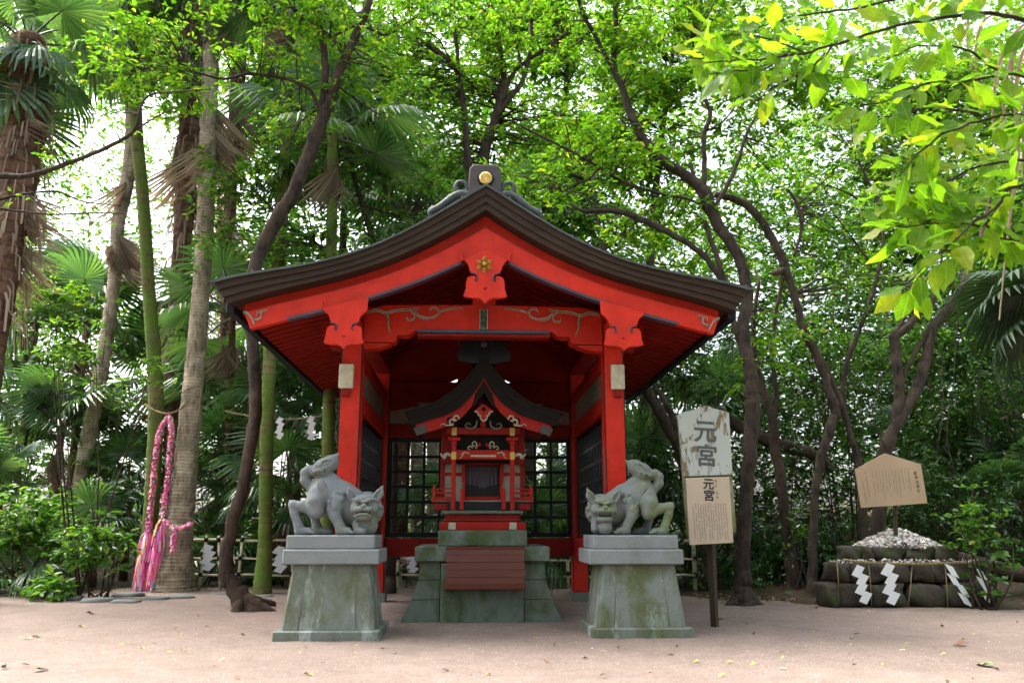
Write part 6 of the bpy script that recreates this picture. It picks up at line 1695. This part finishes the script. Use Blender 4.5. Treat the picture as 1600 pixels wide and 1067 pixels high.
for k, (lab, x, y, Y, rx, ry, lf, L, n) in enumerate(SH):
    shrub(lab, x, y, Y, rx, ry, lf, L, 500 + k, n)
shrub('ivy with round leaves climbing the right end of the stone mound', 1530, 850, 12.5, 34, 85, 'leaf_mid', .10, 560, 52, 9, .14, None, 'ivy', 9, wl=.85, name='ivy')
shrub('small upright plant with pale leaves beside the dark hollow', 1248, 870, 15.0, 18, 60, 'leaf_light', .10, 561, 16, 8, .15, None, 'plant', 5)
# hanging vines on the right: thin stems
vg = np.random.default_rng(9)
for k, (x0, y0, x1, y1, lab) in enumerate(((1470, 330, 1465, 720, 'long thin vine hanging right of the gnarled tree'), (1500, 380, 1490, 760, 'thin vine hanging over the glossy shrub'), (1300, 380, 1340, 640, 'thin slanting vine left of the slim tree'), (1380, 430, 1370, 700, 'thin vine hanging beside the gnarled tree'), (1270, 560, 1310, 860, 'slanting bare vine behind the twisting trunk'), (1240, 640, 1290, 900, 'bare vine in the dark hollow'), (1140, 480, 1150, 640, 'pale thin vine along the branching trunk'), (1545, 330, 1530, 700, 'vine hanging near the right edge'))):
    P = smooth_poly([at(x0 + (x1 - x0) * t + vg.normal() * 6, y0 + (y1 - y0) * t, 14.6 + .1 * k) for t in np.linspace(0, 1, 6)], 4)
    tag(MB().tube(P, .009, 5).build('hanging_vine', M['bark_grey'], None, False), lab, 'vine', 'hanging vines')

# ================================================================== the wood behind, one mass
g = np.random.default_rng(77)
def mass(name, n, yr, pyf, leaf, L, seed, px=(-250, 1850)):
    g = np.random.default_rng(seed)
    nc = n // 20; d = g.uniform(*yr, nc); x = g.uniform(*px, nc); y = pyf(g, x, nc)
    C = np.array([at(a, b, q) for a, b, q in zip(x, y, d)]); C[:, 2] = np.maximum(C[:, 2], .3)
    o = link(name, leaf_mesh(name, *cluster_leaves(C, .75, 20, L, g), False), M[leaf])
    return o
tag(mass('distant_foliage', 72000, (24, 36), lambda g, x, n: 900 - np.where(x < 340, 400, 560) * g.beta(1.1, 1.3, n), 'leaf_mid', .30, 1), 'leafy mass of the wood filling the background behind the trees', 'foliage', None, 'stuff')
tag(mass('distant_canopy', 96000, (24, 38), lambda g, x, n: 450 - 580 * g.random(n), 'leaf_light', .30, 2, (330, 1850)), 'sunlit canopy of the wood in the far background', 'foliage', None, 'stuff')
tag(mass('distant_canopy', 26000, (26, 36), lambda g, x, n: 560 - 560 * g.random(n), 'leaf_light', .27, 5, (-250, 360)), 'pale far canopy between the palm trunks on the left', 'foliage', None, 'stuff')
tag(mass('distant_canopy', 34000, (22, 30), lambda g, x, n: 680 - 420 * g.random(n), 'leaf_mid', .22, 6, (1150, 1850)), 'green far foliage between the trunks on the right', 'foliage', None, 'stuff')
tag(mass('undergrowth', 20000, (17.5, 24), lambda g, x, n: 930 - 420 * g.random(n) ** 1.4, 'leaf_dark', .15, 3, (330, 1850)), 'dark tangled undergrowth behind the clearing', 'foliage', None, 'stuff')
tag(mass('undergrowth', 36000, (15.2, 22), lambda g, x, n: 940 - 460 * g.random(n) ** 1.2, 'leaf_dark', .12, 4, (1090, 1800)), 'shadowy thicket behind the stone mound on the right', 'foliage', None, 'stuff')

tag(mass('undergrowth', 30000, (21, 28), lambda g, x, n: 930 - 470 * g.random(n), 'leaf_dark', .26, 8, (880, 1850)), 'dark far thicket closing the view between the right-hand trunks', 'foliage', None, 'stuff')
# unseen wood round the clearing, added to keep low light off the hall
g = np.random.default_rng(78)
nc = 3800
a = -np.radians(g.uniform(-42, 222, nc))
rr = g.uniform(12, 19, nc)
hgt = np.where((np.cos(a) < -.55) & (np.sin(a) > -.75), 7, 17)  # lower on the left to let more light in
C = np.stack([rr * np.cos(a) * 1.15, 5 + rr * np.sin(a), .4 + hgt * g.random(nc)], 1)
C = C[(C[:, 1] < 8) & ((np.abs(C[:, 0]) > 10.5) | (C[:, 1] < -4))]
tag(link('surrounding_foliage', leaf_mesh('surrounding_foliage', *cluster_leaves(C, 1.1, 12, .55, g), False), M['leaf_mid']), 'unseen wood closing round the clearing behind the viewer', 'foliage', None, 'stuff')

# drift of dry leaves along the edge of the gravel
g = np.random.default_rng(91)
def drift(p0, p1, n, w):
    t = g.random(n); a, b = np.array(p0), np.array(p1)
    q = a + (b - a) * t[:, None] + np.stack([g.normal(size=n) * w * .4, g.normal(size=n) * w], 1)
    return q
Q = np.vstack([drift((4.0, 14.6), (6.0, 14.2), 260, .35), drift((5.9, 14.2), (9.5, 12.8), 420, .3), drift((-10, 16.0), (-6.6, 16.8), 320, .45), drift((-6.5, 16.6), (-3.2, 17.6), 160, .5), drift((-3.6, 12.9), (-2.9, 13.1), 30, .25), drift((4.2, 13.6), (4.8, 13.7), 50, .25), drift((-6, 8), (7, 8), 60, 1.6)])
P = np.stack([Q[:, 0], Q[:, 1], np.full(len(Q), .035) + g.random(len(Q)) * .02], 1)
az = g.uniform(0, 6.28, len(P)); D = np.stack([np.cos(az), np.sin(az), g.normal(size=len(P)) * .15], 1)
LL = g.uniform(.03, .09, len(P))
m, nt = new_mat('dry_leaf_drift'); g_ = nt.nodes.new('ShaderNodeNewGeometry')
finish(nt, ramp(nt, g_.outputs['Random Per Island'], [(0, (.05, .03, .02)), (.5, (.14, .08, .045)), (.8, (.26, .17, .09)), (1, (.40, .31, .10))]).outputs[0], .8); M['drift'] = m
tag(link('leaf_drift', leaf_mesh('leaf_drift', P, D, unit(np.array([0, 0, 1.0]) + g.normal(size=P.shape) * .25), LL, LL * .5), M['drift']), 'dry brown leaves drifted along the edge of the gravel', 'leaf litter', None, 'stuff')
# ================================================================== lime-green branch close to the camera
def big_leaf(name, seed):
    g = np.random.default_rng(seed); mb = MB()
    n = 7; ts = np.linspace(0, 1, n)
    wd = np.array([.05, .62, .95, 1.0, .84, .48, .0]) * .24
    V = []
    curl = g.uniform(.02, .32); bend = g.uniform(-.12, .12); wd = wd * g.uniform(.8, 1.2)
    for t, w in zip(ts, wd):
        z = -curl * t * t + .02 * math.sin(t * 9)
        y0 = bend * t * t; c1, c2 = .07 + .06 * g.normal(), .07 + .06 * g.normal()
        V += [(t, y0 - w * (1 + .10 * g.normal()), z + c1 * w / .27), (t, y0, z), (t, y0 + w * (1 + .10 * g.normal()), z + c2 * w / .27)]
    f = []
    for i in range(n - 1):
        for j in (0, 1): f.append((i * 3 + j, i * 3 + j + 1, i * 3 + j + 4, i * 3 + j + 3))
    mb.add(V, f, 0, True)
    mb.tube([(-.18, 0, .01), (0, 0, 0)], [.008, .010], 4, 1)
    return mb.mesh(name)
BL = [big_leaf('leaf', 800 + k) for k in range(9)]
for m_ in BL: m_.materials.append(M['leaf_near']); m_.materials.append(M['petiole'])
YB_ = 3.0
gl = np.random.default_rng(21)
def near_branch(label, loc, BR):
    nb = thing('overhanging_branch', label, 'branch', tuple(at(*loc, YB_)), 'leafy branches hanging in at the upper right')
    nbase = np.array(nb.location)
    for pts, dy, nl, wpx in BR:
        P = smooth_poly([at(x, y, YB_ + dy) for x, y in pts], 8)
        P += np.cumsum(gl.normal(size=P.shape) * .0025, 0)
        MB().tube(P, np.linspace(wpx, 2, len(P)) * mpp(P[0]) * .5, 6, wob=.1, rough=.05).build('twig', M['bark_grey'], nb, False)
        for i in range(nl):
            t = (i + gl.random()) / nl * (len(P) - 1); j = min(int(t), len(P) - 2); p = P[j] + (P[j + 1] - P[j]) * (t - j)
            tang = unit(P[j + 1] - P[j])
            side = np.array([tang[2], 0, -tang[0]]) * (1 if i % 2 else -1)
            d = unit(tang * gl.uniform(.1, 1.0) + side * gl.uniform(.2, .8) + np.array([0, gl.uniform(-.7, .7), gl.uniform(-.35, .22)]))
            nrm = unit(np.array([gl.normal() * .5, -.7 + gl.normal() * .5, .8])); s_ = unit(np.cross(nrm, d)); nrm = np.cross(d, s_)
            o = bpy.data.objects.new('leaf', BL[int(gl.integers(0, len(BL)))]); COL.objects.link(o); o.parent = nb
            q = p + d * gl.uniform(.02, .06)
            o.location = tuple(q - nbase)
            o.rotation_euler = Matrix((d, s_, nrm)).transposed().to_euler()
            sc = gl.uniform(.07, .165)
            o.scale = (sc, sc * gl.uniform(.85, 1.15), sc)
near_branch('lime green leafy branch across the top right corner close to the camera', (1760, 20),
     [([(1760, 20), (1650, 40), (1540, 20), (1440, 30), (1360, 50), (1290, 72), (1230, 82), (1160, 88), (1085, 92)], 0.0, 74, 8), ([(1250, 80), (1190, 60), (1130, 62), (1100, 70)], .15, 20, 3), ([(1230, 82), (1190, 110), (1140, 115), (1100, 120)], .0, 18, 3),
      ([(1700, -40), (1560, -20), (1440, -10), (1340, 8), (1240, 20), (1170, 40)], .25, 48, 7), ([(1300, 70), (1250, 110), (1200, 130), (1170, 150)], .1, 16, 4),
      ([(1760, 160), (1660, 140), (1580, 110), (1500, 115), (1440, 120), (1390, 140), (1330, 150)], .1, 46, 6), ([(1560, 110), (1500, 70), (1440, 65), (1400, 80)], .3, 24, 4)])
near_branch('lime green leafy branch at the right edge, below the top one', (1760, 230),
     [([(1760, 230), (1660, 200), (1600, 175), (1540, 180), (1480, 205), (1430, 235), (1400, 270)], -.1, 56, 6),
      ([(1760, 300), (1660, 270), (1590, 250), (1530, 260), (1470, 285), (1420, 300), (1375, 300)], .15, 50, 6), ([(1540, 180), (1470, 170), (1400, 180), (1350, 200)], .3, 22, 4)])
near_branch('lowest lime green leafy spray at the right edge with a bare brown twig', (1740, 240),
     [([(1740, 240), (1640, 280), (1580, 305), (1555, 335), (1520, 365), (1490, 390), (1455, 420)], -.15, 44, 7),
      ([(1560, 330), (1530, 350), (1480, 352), (1430, 355), (1385, 358)], .0, 32, 4),
      ([(1540, 350), (1560, 370), (1590, 380), (1630, 390)], -.1, 18, 4), ([(1490, 390), (1460, 405), (1440, 430), (1425, 455)], .05, 18, 4), ([(1540, 345), (1500, 330), (1450, 325), (1410, 335)], .1, 20, 3)])
# dry palm strands at the right edge
ds = thing('dry_palm_leaf', 'dry brown palm leaf strands hanging at the upper right edge', 'palm leaf', tuple(at(1640, 0, 3.4)))
for k, (x0, y0, pts) in enumerate(((1610, 30, [(1580, 60), (1560, 110), (1552, 180), (1560, 270)]), (1610, 50, [(1590, 70), (1572, 130), (1570, 200), (1578, 260)]), (1620, 10, [(1585, 20), (1540, 30), (1525, 80), (1530, 150)]), (1620, -20, [(1560, -10), (1520, 10), (1512, 60), (1518, 110)]), (1630, 60, [(1600, 80), (1588, 150), (1592, 240), (1580, 330), (1570, 420), (1562, 500)]), (1630, 100, [(1606, 130), (1600, 200), (1598, 280)]), (1640, 60, [(1600, 60), (1582, 100), (1585, 170)]))):
    P = smooth_poly([at(x, y, 3.4) for x, y in [(x0, y0)] + pts], 6)
    w = np.interp(np.linspace(0, 1, len(P)), [0, .4, 1], [.010, .012, .002])
    V = []; f = []
    for i, p in enumerate(P):
        V += [p + np.array([-w[i], .004, 0]), p + np.array([0, -.004, 0]), p + np.array([w[i], .004, 0])]
    for i in range(len(P) - 1): f += [(3 * i, 3 * i + 1, 3 * i + 4, 3 * i + 3), (3 * i + 1, 3 * i + 2, 3 * i + 5, 3 * i + 4)]
    MB().add(V, f, 0, True).build('strand', M['frond_dead'], ds, False)

# ================================================================== fallen leaves on the gravel
FLC = {'yellow': (.52, .38, .07), 'brown': (.16, .07, .03), 'green': (.14, .24, .06), 'pale': (.45, .42, .22)}
for k_, c_ in FLC.items(): M['fl_' + k_] = mat_paint('fallen_leaf_' + k_, c_, .6, .35, scale=20)
fm = {}
for k_ in FLC:
    for v in range(2):
        me = big_leaf('fallen_leaf', 850 + v + len(fm)); me.transform(Matrix.Translation((-.5, 0, .10)) ); me.materials.append(M['fl_' + k_]); me.materials.append(M['fl_' + k_]); fm[k_, v] = me
spots = [(142, 962, 'brown'), (163, 962, 'pale'), (60, 998, 'green'), (43, 1001, 'yellow'), (32, 999, 'pale'), (8, 970, 'yellow'), (128, 982, 'yellow'), (190, 1009, 'yellow'), (220, 1016, 'yellow'), (264, 1023, 'yellow'), (286, 1020, 'yellow'), (281, 993, 'yellow'), (347, 1035, 'pale'), (62, 1050, 'green'), (5, 1044, 'brown'), (310, 964, 'brown'), (324, 981, 'brown'), (370, 1064, 'brown'), (482, 1059, 'yellow'), (556, 1012, 'pale'), (600, 1016, 'brown'), (553, 1025, 'pale'), (700, 1012, 'brown'), (764, 1056, 'yellow'), (697, 1050, 'pale'),
         (838, 1000, 'yellow'), (867, 1010, 'yellow'), (854, 1037, 'brown'), (915, 1032, 'brown'), (966, 1004, 'yellow'), (968, 1014, 'brown'), (945, 1021, 'pale'), (1058, 1013, 'yellow'), (1046, 1026, 'brown'), (1088, 1037, 'yellow'), (1140, 1039, 'yellow'), (1177, 1041, 'yellow'), (1127, 1060, 'yellow'), (1224, 1049, 'pale'), (1250, 1007, 'pale'), (1330, 1009, 'pale'), (1285, 970, 'yellow'), (1303, 971, 'yellow'), (1277, 952, 'yellow'), (1246, 945, 'brown'), (1187, 957, 'yellow'), (1332, 1000, 'brown'), (1356, 957, 'yellow'), (1410, 1018, 'pale'), (1474, 1024, 'yellow'), (1498, 1011, 'brown'), (1538, 1043, 'green'), (1558, 1049, 'brown'), (1520, 993, 'yellow'), (1472, 980, 'yellow'), (1434, 987, 'pale'), (1220, 1020, 'pale'), (1166, 977, 'brown'), (1128, 970, 'brown'), (1086, 929, 'pale'), (1380, 1040, 'yellow'), (1590, 975, 'yellow')]
rl = np.random.default_rng(5)
LBL = {'yellow': 'small yellow fallen leaf lying on the gravel', 'brown': 'small brown dry leaf lying on the gravel', 'green': 'green fallen leaf lying on the gravel', 'pale': 'small pale withered leaf lying on the gravel'}
for x, y, c in spots:
    p = gnd(x, y); big = {(1538, 1043): .22, (60, 998): .16, (62, 1050): .16, (1498, 1011): .15, (142, 962): .16}.get((x, y), rl.uniform(.055, .10))
    o = bpy.data.objects.new('fallen_leaf', fm[c, int(rl.integers(0, 2))]); COL.objects.link(o)
    o.location = (p[0], p[1], max(.002, court_z(p[0], p[1])) + .006)
    o.rotation_euler = (rl.normal() * .12, rl.normal() * .12, rl.uniform(0, 6.28)); o.scale = (big, big, big)
    lab = {'yellow': 'small yellow fallen leaf', 'brown': 'small brown dry leaf', 'green': 'green fallen leaf', 'pale': 'small pale withered leaf'}[c]
    lab += ' on the far gravel' if y < 985 else ' on the gravel' if y < 1020 else ' on the nearest gravel'
    lab += (' at the left edge' if x < 50 else ' before the border stones' if x < 180 else ' below the ribbon garlands' if x < 300 else ' below the crooked trunk' if x < 420 else ' before the left pedestal' if x < 610 else ' before the altar' if x < 900 else ' before the right pedestal' if x < 1090 else ' below the tall signboard' if x < 1200 else ' below the branching tree' if x < 1300 else ' before the stone mound' if x < 1480 else ' at the lower right')
    if (x, y) == (1538, 1043): lab = 'largest green fallen leaf on the gravel, near the lower right corner'
    if (x, y) == (1498, 1011): lab = 'curled dark brown leaf on the gravel at the lower right'
    if (x, y) == (142, 962): lab = 'dark twig-like brown leaf on the gravel below the border stones'
    tag(o, lab, 'fallen leaf', 'fallen leaves on the gravel')

same = {}
for o in COL.objects:
    if o.name.startswith('fallen_leaf'): same.setdefault(o['label'], []).append(o)
for lab, os_ in same.items():
    if len(os_) > 1:
        os_.sort(key=lambda o: o.location.x / o.location.y)
        for o, w in zip(os_, {2: ('left', 'right'), 3: ('left', 'middle', 'right')}.get(len(os_), ('first', 'second', 'third', 'fourth', 'fifth', 'sixth'))):
            o['label'] = lab + ', the ' + w + ' one'
